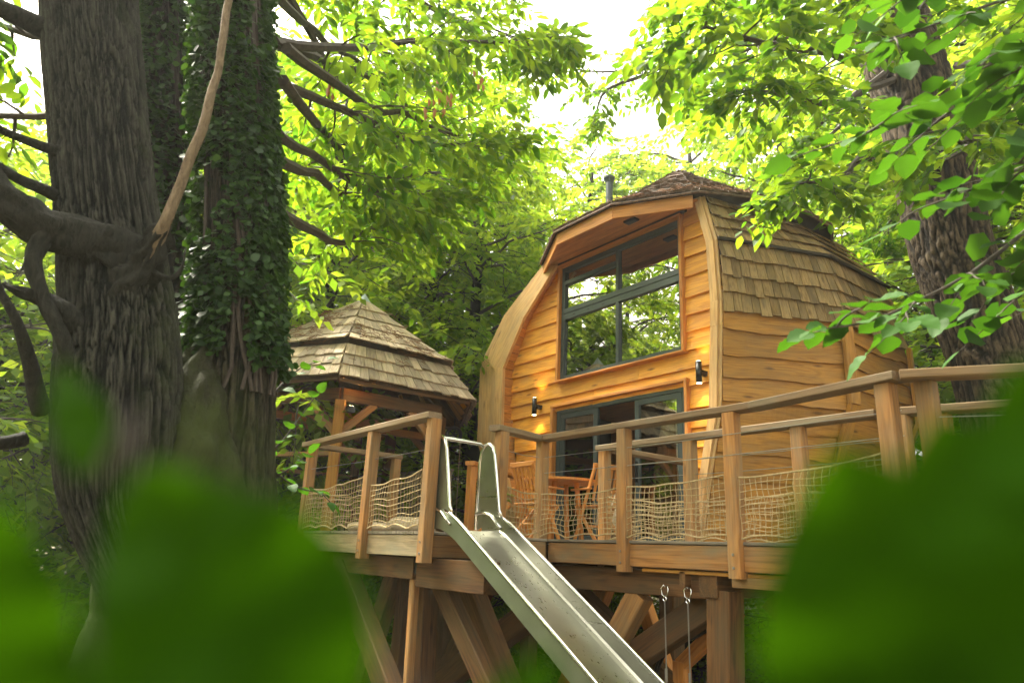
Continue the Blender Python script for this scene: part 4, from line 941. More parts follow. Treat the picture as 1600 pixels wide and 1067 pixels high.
for a in (0, 1, 2, 3):
    an = a * pi / 2 + .5; p = Vector((-7.0, 6.15, 0)); d = Vector((cos(an), sin(an), 0)); beam('leg', (p.x + d.x * .3, p.y + d.y * .3, 3.0), (p.x + d.x * .22, p.y + d.y * .22, 3.75), .05, .05, 'orange', tb)
g = Geo(); g.tube([(-7.26, 5.97, 3.78), (-7.26, 5.97, 3.9), (-7.26, 5.97, 3.94), (-7.26, 5.97, 4.03)], [.035, .035, .014, .013], 12)
tag(g.build('bottle', 'bottle', None, True), 'small amber bottle standing on the round table', 'bottle')
g = Geo(); g.box((-6.72, 6.78, 3.42), (.38, .05, .42), .2, Matrix.Rotation(-.15, 3, 'X')); tag(g.build('canvas_bag', 'canvas'), 'cream canvas panel standing behind the sideways folding chair', 'cushion')
# swing cables under the deck
for i, x in enumerate((-4.32, -4.07)):
    t = thing('swing_cable', 'thin steel cable hooked under the deck, %s' % ('nearer the slide' if i == 0 else 'nearer the right support post'), 'cable', (x, 5.03, 2.62), 'swing cables hooked under the deck')
    g = Geo(); g.tube([(x, 5.03, 2.50), (x + .005, 5.03, 1.7), (x, 5.03, .75)], .006, 5); g.tube([(x, 5.03, 1.96), (x, 5.03, 1.86)], .012, 6); g.build('cable', 'wire', t)
    for s in (-1, 1):
        g = Geo(); g.tube([(x, 5.03, 2.53), (x + s * .03, 5.03, 2.55), (x + s * .04, 5.03, 2.60), (x + s * .02, 5.04, 2.63), (x + s * .005, 5.05, 2.61)], .006, 6); g.build('hook', 'tube', t, True)
    g = Geo(); g.tube([Vector((x, 5.03, 2.515)) + Vector((cos(a), 0, sin(a))) * .018 for a in [2 * pi * i / 12 for i in range(12)]], .005, 5, closed=True); g.build('shackle', 'tube', t)
g = Geo()
for s in (0, .03): g.tube(curve_pts([(-4.0 + s, 5.45, 2.4), (-4.35 + s, 5.45, 2.2), (-4.62 + s, 5.45, 2.1), (-4.78 + s, 5.45, 1.92), (-4.82 + s, 5.45, 1.72), (-4.74 + s, 5.45, 1.4), (-4.7 + s, 5.45, .15)], 24), .014, 7)
tag(g.build('black_hose', 'black', None, True), 'pair of black supply hoses curving down beside the brace', 'hose')
# ------------------------------------------------------------------ trees
def tree_thing(name, label, loc, group=None): return thing(name, label, 'tree', loc, group)
tw_m = M['twig']
# large near trunk on the left
TA = [(-4.93, -.07, 6.59, .374), (-4.86, .03, 6.07, .367), (-4.79, .12, 5.67, .366), (-4.72, .21, 5.29, .361), (-4.64, .31, 4.85, .362), (-4.57, .42, 4.43, .383), (-4.5, .51, 4.03, .406), (-4.45, .57, 3.65, .42), (-4.41, .62, 3.32, .415), (-4.38, .66, 3.01, .35), (-4.31, .76, 2.75, .30), (-4.2, .9, 2.48, .285), (-4.1, 1.04, 2.13, .30), (-4.0, 1.17, 1.76, .374), (-3.92, 1.27, 1.24, .447), (-3.88, 1.3, .4, .6)]
TA = [(-5.2, -.4, 9.5, .30), (-5.05, -.25, 8.0, .34)] + TA
ta = tree_thing('chestnut_tree', 'massive dark furrowed trunk at the left with dead side limbs', (-3.9, 1.3, .4))
TA = [(x, y, z, r * .81) for x, y, z, r in TA]
link('trunk', trunk_mesh('trunk', TA[::-1], 700, 330, .032, 25.0, 1.3, (.75, .65, .16, .0, 0)), M['bark'], ta)
def limb_mesh(name, ctrl, par, mat, n=40, seg=20, ridge=.008, wob=.03):
    P = curve_pts([c[:3] for c in ctrl], n); rr = [q.x for q in curve_pts([(c[3], 0, 0) for c in ctrl], n)]
    P = [p + Vector((noise.noise(p * 4), noise.noise(p * 4 + Vector((5, 0, 0))), noise.noise(p * 4 + Vector((0, 5, 0))))) * wob for p in P]
    v, f = tube_geo(P, rr, seg)
    v = [p + (p - P[i // seg]).normalized() * ridge * noise.noise(Vector((cos(2 * pi * (i % seg) / seg) * 3, sin(2 * pi * (i % seg) / seg) * 3, (i // seg) * .18))) * 2 for i, p in enumerate(v)]
    me = pymesh(name, v, f, True); a = me.attributes.new('crack', 'FLOAT', 'POINT'); a.data.foreach_set('value', [.6] * len(v))
    return link(name, me, M[mat], par)
limb_mesh('limb', [(-4.45, .6, 4.36, .16), (-4.4, .47, 4.41, .14), (-4.32, .24, 4.4, .11), (-4.3, .02, 4.42, .1), (-4.25, -.17, 4.49, .091), (-4.2, -.43, 4.6, .083), (-4.1, -.9, 4.8, .06)], ta, 'bark', 50, 26, .02)
o = limb_mesh('dead_limb', [(-4.5, .46, 3.95, .05), (-4.33, .51, 4.17, .045), (-4.15, .57, 4.41, .04), (-4.06, .59, 4.57, .033), (-4.04, .62, 4.81, .029), (-4.0, .67, 5.22, .026), (-3.99, .68, 5.67, .023), (-4., .67, 6.16, .021), (-4.01, .66, 6.51, .02), (-4.0, .66, 7.2, .02)], ta, 'deadwood', 60, 14, .004, .02); o['label'] = 'pale bare dead limb rising from the trunk'
limb_mesh('branch_collar', [(-4.55, .40, 3.7, .16), (-4.38, .48, 4.05, .13), (-4.27, .53, 4.25, .095), (-4.19, .56, 4.36, .07), (-4.13, .585, 4.46, .05), (-4.10, .60, 4.54, .02)], ta, 'bark', 40, 40, .03, .03)
limb_mesh('branch_collar', [(-4.5, .42, 4.35, .2), (-4.38, .36, 4.37, .165), (-4.34, .25, 4.40, .12)], ta, 'bark', 30, 36, .035, .03)
limb_mesh('limb', [(-4.5, .4, 3.8, .1), (-4.29, .28, 3.92, .062), (-4.27, .15, 3.99, .047), (-4.24, .02, 4.0, .023), (-4.29, -.06, 4.03, .008)], ta, 'bark')
limb_mesh('limb', [(-4.3, .08, 4.42, .06), (-4.25, .04, 4.2, .04), (-4.22, .12, 4.0, .036), (-4.22, .24, 3.8, .033), (-4.3, .35, 3.6, .04)], ta, 'bark', wob=.01)
for c in ([(-4.85, -.1, 5.9, .08), (-4.7, -.5, 5.85, .05), (-4.5, -1.0, 6.0, .03)], [(-4.6, .1, 5.0, .04), (-4.5, -.2, 4.95, .025), (-4.4, -.6, 4.98, .015)], [(-4.6, .1, 4.7, .04), (-4.45, -.15, 4.72, .03), (-4.3, -.6, 4.8, .018)], [(-4.5, .25, 3.45, .05), (-4.3, .12, 3.7, .035), (-4.2, -.05, 3.95, .022), (-4.15, -.15, 4.2, .012)], [(-4.6, .2, 3.3, .04), (-4.5, -.05, 3.22, .028), (-4.4, -.4, 3.15, .015)], [(-4.9, -.1, 6.15, .05), (-4.75, -.35, 6.3, .03), (-4.6, -.7, 6.6, .02)], [(-4.20, .55, 4.3, .02), (-4.12, .66, 4.22, .014), (-4.10, .72, 4.3, .009), (-4.09, .73, 4.42, .004)]):
    limb_mesh('dead_twig', c, ta, 'bark', 16, 8, .003, .03)

g = Geo(); LP = []; LD = []; rng = np.random.default_rng(55)
for c in ([(-4.95, -.1, 6.6), (-5.1, -.6, 6.7), (-5.3, -1.1, 6.9)], [(-4.9, 0, 6.0), (-5.3, -.5, 6.1), (-5.7, -.9, 6.4)], [(-5.0, -.1, 7.0), (-5.1, -.5, 7.3), (-5.3, -1.0, 7.5)], [(-4.8, .1, 5.4), (-5.2, -.4, 5.4), (-5.6, -.8, 5.5)]):
    build_limb(c, rng, g, .03, 9, .5, 3, LP, LD, .14, .3, 8, .3, .4, .4)
g.build('branches', tw_m, ta); foliage(ta, LP, LD, .14, 'lance', 'leafY', rng, 1.1, 200)

# second trunk, clad in ivy, with the big chestnut limbs reaching over the gazebo
TB = [(-5.4, .4, 10.5, .22), (-5.15, .65, 8.6, .25), (-5.02, .81, 7.24, .268), (-4.92, .94, 6.28, .271), (-4.83, 1.07, 5.46, .273), (-4.75, 1.17, 4.71, .279), (-4.71, 1.23, 4.25, .293), (-4.68, 1.27, 3.81, .314), (-4.66, 1.29, 3.39, .347), (-4.65, 1.3, 3.0, .397), (-4.63, 1.32, 2.44, .459), (-4.6, 1.36, 1.92, .516), (-4.55, 1.38, .4, .7)]
tbt = tree_thing('chestnut_tree', 'ivy covered mossy trunk with leafy limbs spreading over the gazebo', (-4.55, 1.38, .4))
TB = [(x, y, z, r * (.84 if z > 3.2 else .9)) for x, y, z, r in TB]
link('trunk', trunk_mesh('trunk', TB[::-1], 460, 220, .020, 19.0, 8.1, (-.6, -.6, .1, .22, 4.3)), M['bark2'], tbt)
# mossy buttress joining the two trunks
ob = limb_mesh('root_buttress', [(-4.62, 1.05, 4.0, .06), (-4.52, 1.0, 3.7, .16), (-4.45, .98, 3.35, .26), (-4.40, 1.0, 3.0, .36), (-4.35, 1.05, 2.4, .42), (-4.3, 1.1, 1.4, .5)], tbt, 'bark2', 60, 40, .03)
a = ob.data.attributes.new('moss', 'FLOAT', 'POINT'); a.data.foreach_set('value', [.2] * len(ob.data.vertices))
rng = np.random.default_rng(5)
LIM = {'B1': [(-4.95, 1.07, 6.6), (-5.18, 1.76, 7.06), (-5.33, 2.56, 7.67), (-5.21, 3.55, 8.12), (-4.99, 4.18, 8.35)],
 'B2': [(-4.92, 1.11, 6.31), (-5.41, 1.79, 6.67), (-5.61, 2.52, 6.77), (-5.75, 3.34, 7.0), (-5.66, 4.0, 7.25)],
 'B3': [(-4.96, 1.22, 5.98), (-5.8, 2.0, 6.2), (-6.3, 2.9, 6.5), (-6.55, 3.6, 6.8)],
 'B4': [(-4.86, 1.35, 5.6), (-6.33, 2.39, 6.35), (-7.2, 3.4, 6.9), (-7.6, 4.0, 7.2)],
 'B6': [(-5.0, 1.0, 6.84), (-5.7, 1.57, 8.26), (-6.02, 2.81, 9.23), (-5.73, 3.8, 9.89)],
 'B7': [(-4.89, 1.31, 6.3), (-6.69, 2.75, 6.92), (-7.2, 3.95, 7.5), (-7.3, 5.0, 8.0)],
 'B8': [(-4.99, 1.0, 7.2), (-6.6, 2.2, 8.2), (-7.6, 3.6, 9.0), (-7.9, 4.8, 9.6)]}
g = Geo(); LP = []; LD = []
LIM.update({'B9': [(-4.85, 1.35, 5.2), (-6.6, 2.6, 5.9), (-7.7, 3.6, 6.9), (-8.5, 4.5, 7.6)], 'B10': [(-5.1, .9, 7.8), (-7.0, 2.6, 8.0), (-8.4, 4.2, 8.4), (-9.2, 5.6, 8.8)], 'B11': [(-4.9, 1.2, 6.6), (-6.6, 2.6, 8.0), (-7.9, 4.2, 8.9), (-8.6, 5.6, 9.3)], 'B12': [(-5.1, 1.0, 8.2), (-5.9, 2.4, 8.8), (-6.3, 3.6, 9.2), (-6.2, 4.6, 9.3)], 'B13': [(-4.9, 1.3, 6.6), (-5.9, 2.6, 7.2), (-6.6, 3.8, 7.8), (-7.0, 5.0, 8.4)]})
cfg = {'B1': (22, .7, 4), 'B2': (18, .7, 4), 'B3': (18, .8, 4), 'B4': (18, .9, 4), 'B6': (20, 1.0, 4), 'B7': (15, 1.0, 3), 'B8': (16, 1.1, 3), 'B9': (14, 1.0, 3), 'B10': (16, 1.2, 3), 'B11': (14, 1.2, 3), 'B12': (20, 1.0, 4), 'B13': (14, 1.2, 3)}
for k, c in LIM.items():
    nt_, tl_, ns2 = cfg[k]; build_limb(c, rng, g, .05, nt_, tl_, ns2, LP, LD, .15, .3 if k > 'B2' else .22, 9, .36, .4, .45)
g.build('branches', tw_m, tbt)
foliage(tbt, LP, LD, .155, 'lance', 'leafY', rng, 1.0, 300)
# hanging dried catkins
g = Geo()
for p in [(-5.35, 2.9, 7.25), (-5.3, 2.95, 7.1), (-5.32, 2.85, 7.0), (-5.25, 3.0, 7.22), (-5.5, 1.9, 6.9), (-5.2, 3.3, 7.5)]:
    for s in range(5):
        q = Vector(p) + Vector((R_.uniform(-.06, .06), R_.uniform(-.06, .06), R_.uniform(-.1, .1))); g.tube([q, q + Vector((.01, .01, -.04)), q + Vector((.02, 0, -.1))], [.003, .018, .002], 5)
tag(g.build('dried_leaves', 'amber', tbt), None, None, kind='stuff')

# ivy on the two trunks
def ivy_on(ctrl, name, label, arcs, rng, n, size, zr):
    P = curve_pts([c[:3] for c in ctrl], 120); rr = [q.x for q in curve_pts([(c[3], 0, 0) for c in ctrl], 120)]
    LPp = []; LDd = []; cnt = 0
    while cnt < n:
        i = rng.integers(0, 120); p = P[i]
        if not (zr[0] < p.z < zr[1]): continue
        a = rng.uniform(arcs[0], arcs[1]); dens = noise.noise(Vector((a * 1.6, p.z * 1.1, 4))) + .35 * noise.noise(Vector((a * 5, p.z * 4, 9)))
        if dens < -.42 + max(0, (zr[0] + 1.2 - p.z)) * .25: continue
        u = Vector((cos(a), sin(a), 0)); thick = .01 + abs(rng.normal(0, .03)) + max(0, dens) * .05
        q = p + u * (rr[i] * 1.02 + thick) + Vector((0, 0, rng.uniform(-.04, .04))); LPp.append(tuple(q)); d = u * .55 + Vector((0, 0, -.8)) + Vector(tuple(rng.normal(0, .4, 3))); LDd.append(tuple(d.normalized())); cnt += 1
    t = thing(name, label, 'ivy', tuple(P[60]))
    foliage(t, np.array(LPp), np.array(LDd), size, 'round', 'leafI', rng, 1.0, 300, .4)
    g = Geo()
    for s in range(9):
        a = rng.uniform(*arcs); pts = []
        for i in range(0, 121, 3):
            if zr[0] - .3 < P[i].z < zr[1]: a += rng.normal(0, .06); pts.append(P[i] + Vector((cos(a), sin(a), 0)) * (rr[i] * 1.03 + .012))
        if len(pts) > 3: g.tube(pts, .012, 5)
    g.build('stem', 'twig', t)
TD = [(-6.3, .3, 9.0, .13), (-6.19, .41, 8.04, .15), (-6.08, .56, 7.05, .16), (-5.98, .7, 6.15, .17), (-5.89, .81, 5.37, .18), (-5.4, 1.0, 4.4, .22), (-5.0, 1.15, 3.6, .28)]
link('second_stem', trunk_mesh('second_stem', TD[::-1], 160, 60, .015, 9.0, 2.2), M['bark2'], tbt)
ivy_on(TD[::-1], 'ivy', 'dark ivy mass on the slim stem between the two big trunks', (-3.1, 3.1), rng, 7000, .06, (4.3, 9.0))   # towards the camera
ivy_on(TB[::-1], 'ivy', 'dark ivy wrapping the second trunk from base to canopy', (-2.4, 1.9), rng, 11000, .05, (3.9, 9.5))
ivy_on(TB[::-1], 'climbing_ivy', 'paler ivy sprays bushing out from the right side of the second trunk', (-.4, 1.7), rng, 2600, .055, (4.6, 8.5))
# small sprig at its base
def sprig(par, ctrl, rng, n, size, kind, mat, stem=.008, tl=.14, each=True, name='leaf', w_=1.0, bend=0):
    main = curve_pts(ctrl, 12); g = Geo(); g.tube(main, [stem * (1 - .7 * i / 12) for i in range(13)], 6); g.build('twig', 'twig', par)
    T, Fq = LEAF[kind]
    me = None
    for i in range(n):
        t = (.12 + .88 * (i + .5) / n) * 12; k = min(11, int(t)); p = main[k].lerp(main[k + 1], t - k); ax = (main[k + 1] - main[k]).normalized()
        sd = ax.cross(Zv).normalized() * (1 if i % 2 else -1)
        d = (ax * rng.uniform(.3, .9) + sd * rng.uniform(.5, 1) + Zv * rng.uniform(-.35, .15)).normalized()
        if i == n - 1: d = ax
        st = p + d * tl * rng.uniform(.05, .6)
        if par.name.startswith('hazel_bush') and HCOUNT[0] >= 290: HLP.append(tuple(st)); HLD.append(tuple(d)); continue
        HCOUNT[0] += 1; leaf_obj(par, st, d, size * rng.uniform(.7, 1.2), mat, rng, name)
LEAFME = {}; HCOUNT = [0]; HLP = []; HLD = []
def big_leaf_mesh(key, aspect=.8, serr=.03, curl=.12, nseg=9):
    v = []; f = []; rl = []
    for i in range(nseg + 1):
        t = i / nseg; hw = aspect * .5 * (math.sin(pi * min(1, t ** .75)) ** .8) * (1 + serr * (i % 2)) if 0 < i < nseg else 0
        z = -curl * t * t
        for s in (-1, -.5, 0, .5, 1): v.append((t, s * hw, z + abs(s) * hw * .22 - .02 * math.sin(t * 18) * abs(s)))
    for i in range(nseg):
        for k in range(4): a = i * 5 + k; f.append((a, a + 1, a + 6, a + 5))
    me = pymesh(key, v, f, True); at = me.attributes.new('rnd', 'FLOAT', 'FACE'); at.data.foreach_set('value', [.5] * len(f)); return me
def leaf_obj(par, p, d, s, mat, rng, name='leaf', roll=None):
    key = (mat, int(rng.integers(0, 4)))
    if key not in LEAFME:
        LEAFME[key] = big_leaf_mesh('leaf', [.78, .7, .85, .74][key[1]], .07 if mat == 'leafG' else .03, [.1, .2, .05, .28][key[1]]); LEAFME[key].materials.append(M[mat])
    z = Vector((rng.normal(0, .35), rng.normal(0, .35), 1)).normalized(); x = Vector(d).normalized(); y = z.cross(x).normalized(); z = x.cross(y)
    mw = Matrix(((x.x * s, y.x * s, z.x * s, p.x), (x.y * s, y.y * s, z.y * s, p.y), (x.z * s, y.z * s, z.z * s, p.z), (0, 0, 0, 1)))
    return link(name, LEAFME[key], None, par, mw)
sp = thing('hazel_sprig', 'leafy hazel sprig growing between the ivy trunk and the gazebo', 'plant', (-5.04, 1.61, 3.38))
for c in ([(-5.04, 1.61, 3.38), (-4.91, 1.79, 3.24), (-4.83, 1.9, 3.19), (-4.77, 1.97, 3.18), (-4.72, 2.04, 3.11)], [(-5.04, 1.61, 3.38), (-4.96, 1.72, 3.52), (-4.89, 1.81, 3.71), (-4.83, 1.9, 3.9)], [(-4.86, 1.52, 3.71), (-4.9, 1.64, 3.91), (-4.92, 1.77, 4.06), (-4.84, 1.88, 4.12)], [(-5.04, 1.5, 3.2), (-4.95, 1.75, 3.3), (-4.9, 1.9, 3.45)]):
    sprig(sp, c, rng, 9, .105, 'round', 'leafG', .009)

# right-hand leaning chestnut
TC = [(-4.3, 9.6, 15.5, .55), (-4.13, 9.82, 13.66, .70), (-3.93, 10.09, 11.67, .70), (-3.76, 10.31, 10.1, .687), (-3.66, 10.45, 8.75, .648), (-3.59, 10.54, 7.2, .634), (-3.42, 10.77, 5.77, .639), (-3.31, 10.91, 4.46, .719), (-3.26, 10.98, 3.24, .814), (-3.2, 11.0, 1.5, .95), (-3.2, 11.0, -.2, 1.2)]
tc_ = tree_thing('chestnut_tree', 'thick brown leaning trunk behind the right side of the cabin', (-3.2, 11.0, 0))
TC = [(x, y, z, r * .84) for x, y, z, r in TC]
link('trunk', trunk_mesh('trunk', TC[::-1], 360, 170, .05, 11.0, 3.7), M['bark3'], tc_)
CL = {'C1': [(-3.89, 10.14, 10.93), (-5.16, 9.78, 11.55), (-6.32, 9.07, 12.11), (-7.22, 8.71, 11.78), (-7.79, 7.94, 11.48), (-8.29, 7.28, 11.54)],
 'C1b': [(-6.32, 9.07, 12.11), (-7.09, 8.55, 11.61), (-7.86, 7.85, 11.02), (-8.0, 7.66, 10.39)],
 'C2': [(-3.82, 10.24, 10.21), (-3.67, 7.6, 8.42), (-3.55, 6.2, 7.75), (-3.6, 5.5, 7.5)],
 'C3': [(-3.89, 10.14, 10.93), (-3.26, 7.32, 8.69), (-3.02, 5.13, 7.53), (-3.11, 4.19, 7.34)],
 'C4': [(-3.68, 10.42, 8.86), (-3.43, 7.92, 7.62), (-3.43, 6.76, 6.93), (-3.53, 6.13, 6.6)],
 'C5': [(-3.96, 10.05, 11.67), (-3.57, 7.74, 10.32), (-3.63, 5.99, 9.27), (-3.84, 4.87, 8.64)],
 'C6': [(-3.86, 10.18, 10.45), (-4.01, 8.82, 9.17), (-4.26, 8.14, 8.5), (-4.38, 7.82, 8.2)],
 'C7': [(-3.9, 10.13, 11.68), (-3.91, 8.95, 10.63), (-4.51, 7.31, 9.6), (-4.8, 6.4, 9.0)],
 'C8': [(-3.3, 9.9, 11.0), (-2.6, 8.2, 9.8), (-2.3, 6.8, 9.0), (-2.3, 5.5, 8.4)],
 'C9': [(-3.5, 10.2, 8.6), (-2.7, 9.0, 7.9), (-2.3, 7.6, 7.2), (-2.2, 6.6, 6.8)]}
CL.update({'C10': [(-3.7, 10.4, 9.2), (-4.2, 11.5, 9.0), (-5.0, 12.3, 9.0), (-5.8, 12.8, 8.8)], 'C11': [(-3.8, 10.3, 10.5), (-4.8, 11.0, 10.6), (-5.8, 11.4, 10.5), (-6.6, 11.6, 10.2)], 'C12': [(-3.0, 10.0, 9.8), (-1.9, 8.6, 8.6), (-1.3, 7.3, 7.9), (-1.1, 6.3, 7.4)], 'C13': [(-3.3, 10.0, 10.4), (-2.6, 7.6, 9.0), (-2.4, 5.8, 8.2), (-2.45, 4.6, 7.7)]})
ccfg = {'C1': (20, .9, 3), 'C1b': (9, .6, 3), 'C2': (18, .7, 4), 'C3': (22, .9, 4), 'C4': (14, .6, 4), 'C5': (20, 1.0, 4), 'C6': (14, .9, 4), 'C7': (18, 1.0, 4), 'C8': (20, 1., 4), 'C9': (16, .8, 4), 'C10': (18, 1.1, 4), 'C11': (18, 1.0, 4), 'C12': (18, 1.0, 4), 'C13': (20, 1.0, 4)}
g = Geo(); LP = []; LD = []
for k, c in CL.items():
    nt_, tl_, ns2 = ccfg[k]; build_limb(c, rng, g, .06, nt_, tl_, ns2, LP, LD, .15, .3, 8, .36, .35, .35)
g.build('branches', tw_m, tc_)
foliage(tc_, LP, LD, .15, 'lance', 'leafY', rng, 1.25, 300)

# near hazel with broad serrated leaves, upper right
HCOUNT[0] = 0
hz = thing('hazel_bush', 'broad leaved hazel branches hanging close in the upper right corner', 'shrub', (-.3, 5.2, .9))
HL = {'H1': [(-.57, 4.73, 5.8), (-.83, 3.89, 5.23), (-1.01, 3.32, 4.91), (-1.15, 2.96, 4.75), (-1.22, 2.71, 4.59)],
 'H2': [(-.68, 4.6, 5.0), (-.87, 3.83, 4.5), (-1.03, 3.29, 4.1), (-1.15, 2.96, 3.9), (-1.26, 2.74, 3.78), (-1.34, 2.54, 3.72)],
 'H3': [(-.52, 4.81, 6.27), (-.79, 3.78, 5.69), (-.97, 3.21, 5.32), (-1.1, 2.87, 5.11)],
 'H4': [(-.61, 4.52, 5.29), (-.8, 3.94, 4.86), (-.94, 3.41, 4.54), (-1.02, 3.15, 4.4)],
 'H5': [(-.72, 4.38, 4.46), (-.83, 3.89, 4.21), (-.95, 3.56, 4.09), (-1.02, 3.35, 4.05)],
 'H6': [(-.5, 4.6, 5.6), (-.6, 3.7, 5.2), (-.7, 3.2, 4.95), (-.8, 2.9, 4.8)], 'H7': [(-.5, 4.4, 5.0), (-.6, 3.7, 4.7), (-.7, 3.3, 4.5), (-.78, 3.05, 4.4)], 'H8': [(-.4, 4.6, 6.6), (-.6, 3.6, 5.9), (-.75, 3.0, 5.45), (-.9, 2.7, 5.2)], 'H9': [(-.5, 4.8, 6.9), (-.85, 4.2, 6.5), (-1.15, 3.8, 6.2), (-1.4, 3.5, 6.0)], 'H10': [(-.4, 4.2, 5.3), (-.52, 3.5, 5.0), (-.6, 3.1, 4.8), (-.65, 2.8, 4.65)], 'H11': [(-.4, 4.2, 4.6), (-.5, 3.6, 4.35), (-.6, 3.3, 4.2), (-.66, 3.1, 4.1)], 'H12': [(-.4, 4.8, 7.0), (-.6, 4.0, 6.6), (-.8, 3.5, 6.2), (-1.0, 3.2, 5.9)]}
for k, c in HL.items(): sprig(hz, c, rng, 11, .125, 'round', 'leafG', .012, .12)
for k, c in HL.items():
    main = curve_pts(c, 10)
    for tw in sub_twigs(main, rng, 7, .55, .08, .35)[:-1]: sprig(hz, [tuple(p) for p in tw], rng, 6, .115, 'round', 'leafG', .005, .08)
for (a, b) in (((-.3, 5.2, .6), (-.57, 4.73, 5.8)), ((-.3, 5.2, .6), (-.68, 4.6, 5.0)), ((-.28, 5.25, .6), (-.45, 4.7, 6.4)), ((-.3, 5.2, .8), (-.72, 4.38, 4.46))):
    g = Geo(); g.tube(curve_pts([a, ((a[0] + b[0]) / 2 + .1, (a[1] + b[1]) / 2 + .1, (a[2] + b[2]) / 2), b], 10), [.03 - .0018 * i for i in range(11)], 8); g.build('stem', 'twig', hz)
tag(link('foliage', leaf_mesh('foliage', np.array(HLP), np.array(HLD), .115, 'round', rng, .25, 1.0), M['leafG'], hz), None, None, kind='stuff')

# out of focus foreground leaves just in front of the lens
FG_left = [
  ((-0.1255, 0.0576, 2.7851), (-0.492, -0.457, 0.741), (0.885, -0.262, 0.384), 0.0680, 0.66),
  ((-0.1284, 0.0622, 2.7771), (-0.405, -0.261, 0.876), (0.832, -0.334, 0.443), 0.0503, 0.50),
  ((-0.1582, 0.0141, 2.7773), (-0.317, -0.17, 0.933), (0.908, -0.052, 0.416), 0.0536, 0.50),
  ((-0.1471, 0.0373, 2.772), (-0.61, -0.49, 0.622), (0.857, -0.143, 0.495), 0.0433, 0.60),
  ((-0.1942, 0.0245, 2.8327), (-0.534, -0.284, 0.797), (0.974, -0.09, 0.21), 0.0398, 0.32),
  ((-0.1374, 0.0501, 2.7746), (-0.415, -0.234, 0.879), (0.846, -0.26, 0.465), 0.0440, 0.70),
  ((-0.1588, 0.0216, 2.776), (-0.52, -0.392, 0.759), (0.889, -0.065, 0.453), 0.0464, 0.50),
]
FG_right = [
  ((-0.0572, 0.1486, 2.7765), (-0.231, -0.118, 0.966), (0.382, -0.843, 0.378), 0.0711, 0.82),
  ((-0.0639, 0.1481, 2.7843), (-0.347, -0.144, 0.927), (0.404, -0.819, 0.408), 0.0439, 0.72),
  ((-0.051, 0.1653, 2.8037), (-0.226, -0.03, 0.974), (0.313, -0.906, 0.287), 0.0517, 0.80),
  ((-0.038, 0.1826, 2.8214), (-0.284, -0.082, 0.955), (0.234, -0.947, 0.219), 0.0472, 0.85),
  ((-0.0762, 0.1317, 2.7815), (-0.246, 0.08, 0.966), (0.464, -0.767, 0.443), 0.0344, 0.50),
  ((-0.0491, 0.1678, 2.7833), (-0.275, -0.044, 0.96), (0.287, -0.869, 0.404), 0.0434, 1.00),
  ((-0.0402, 0.1879, 2.7985), (-0.217, 0.034, 0.976), (0.219, -0.919, 0.329), 0.0449, 0.90),
]
FG_mid = [
  ((-0.1197, 0.0903, 2.7752), (-0.042, 0.453, 0.891), (0.679, -0.547, 0.49), 0.0295, 0.62),
]

for lst, lab, base in ((FG_left, 'large blurred green leaves filling the lower left corner', (-.20, .06, 2.2)), (FG_right, 'large blurred green leaves filling the lower right corner', (-.07, .22, 2.2)), (FG_mid, 'blurred green leaf tip at the bottom centre below the slide', (-.17, .15, 2.2))):
    t = thing('foreground_leaves', lab, 'plant', base, 'out of focus leaves close to the lens')
    for p, x, nrm, s, wd in lst:
        me = big_leaf_mesh('leaf', wd, .02, .06, 14); me.materials.append(M['leafB'])
        x = Vector(x); z = Vector(nrm); y = z.cross(x).normalized(); z = x.cross(y); p = Vector(p)
        link('leaf', me, None, t, Matrix(((x.x * s, y.x * s, z.x * s, p.x), (x.y * s, y.y * s, z.y * s, p.y), (x.z * s, y.z * s, z.z * s, p.z), (0, 0, 0, 1))))
        g = Geo(); g.tube(curve_pts([tuple(p), tuple(p - x * .03 + Vector((0, 0, -.02))), base], 8), .0012, 5); g.build('stem', 'twig', t)


# woodland behind
def wood_tree(seed, H, CRr, zlo, nl, mat, dens=1.0, leaf=.17, kind='far'):
    """trunk mesh + branches mesh + foliage mesh around the local origin"""
    rg = np.random.default_rng(seed); gt = Geo(); pts = [(0, 0, -.6)]; x = y = 0
    for i in range(1, 7): x += rg.normal(0, .12); y += rg.normal(0, .12); pts.append((x, y, H * .93 * i / 6))
    cp = curve_pts(pts, 20); r0 = .16 + H * .012
    gt.tube(cp, [r0 * (1.25 if i == 0 else 1) * (1 - .85 * i / 20) + .01 for i in range(21)], 12)
    gb = Geo(); LP = []; LD = []
    for i in range(nl):
        t = zlo / H + (1 - zlo / H) * ((i + rg.uniform(0, 1)) / nl) ** .9; k = min(19, int(t * 20)); p = cp[k]
        a = i * 2.4 + rg.normal(0, .3); prof = math.sin(pi * min(1, max(.08, (t - zlo / H) / (1 - zlo / H)) ** .8)) ** .6
        L = CRr * (.35 + .65 * prof) * rg.uniform(.75, 1.15); el = rg.uniform(.0, .45) * (1 if t > .4 else .4)
        d = Vector((cos(a), sin(a), el)); c = [p, p + d * L * .35 + Vector((0, 0, .1)), p + d * L * .7 + Vector((rg.normal(0, .2), rg.normal(0, .2), 0)), p + d * L + Vector((0, 0, -L * .10))]
        build_limb([tuple(q) for q in c], rg, gb, .045, int(12 * dens), L * .46, int(4 * dens), LP, LD, leaf, .12, 7, .42, .35, .7)
    LPa, LDa = np.concatenate(LP), np.concatenate(LD)
    return pymesh('trunk', gt.v, gt.f, True), pymesh('branches', gb.v, gb.f), leaf_mesh('foliage', LPa, LDa, leaf, kind, rg, .3, 1.2)
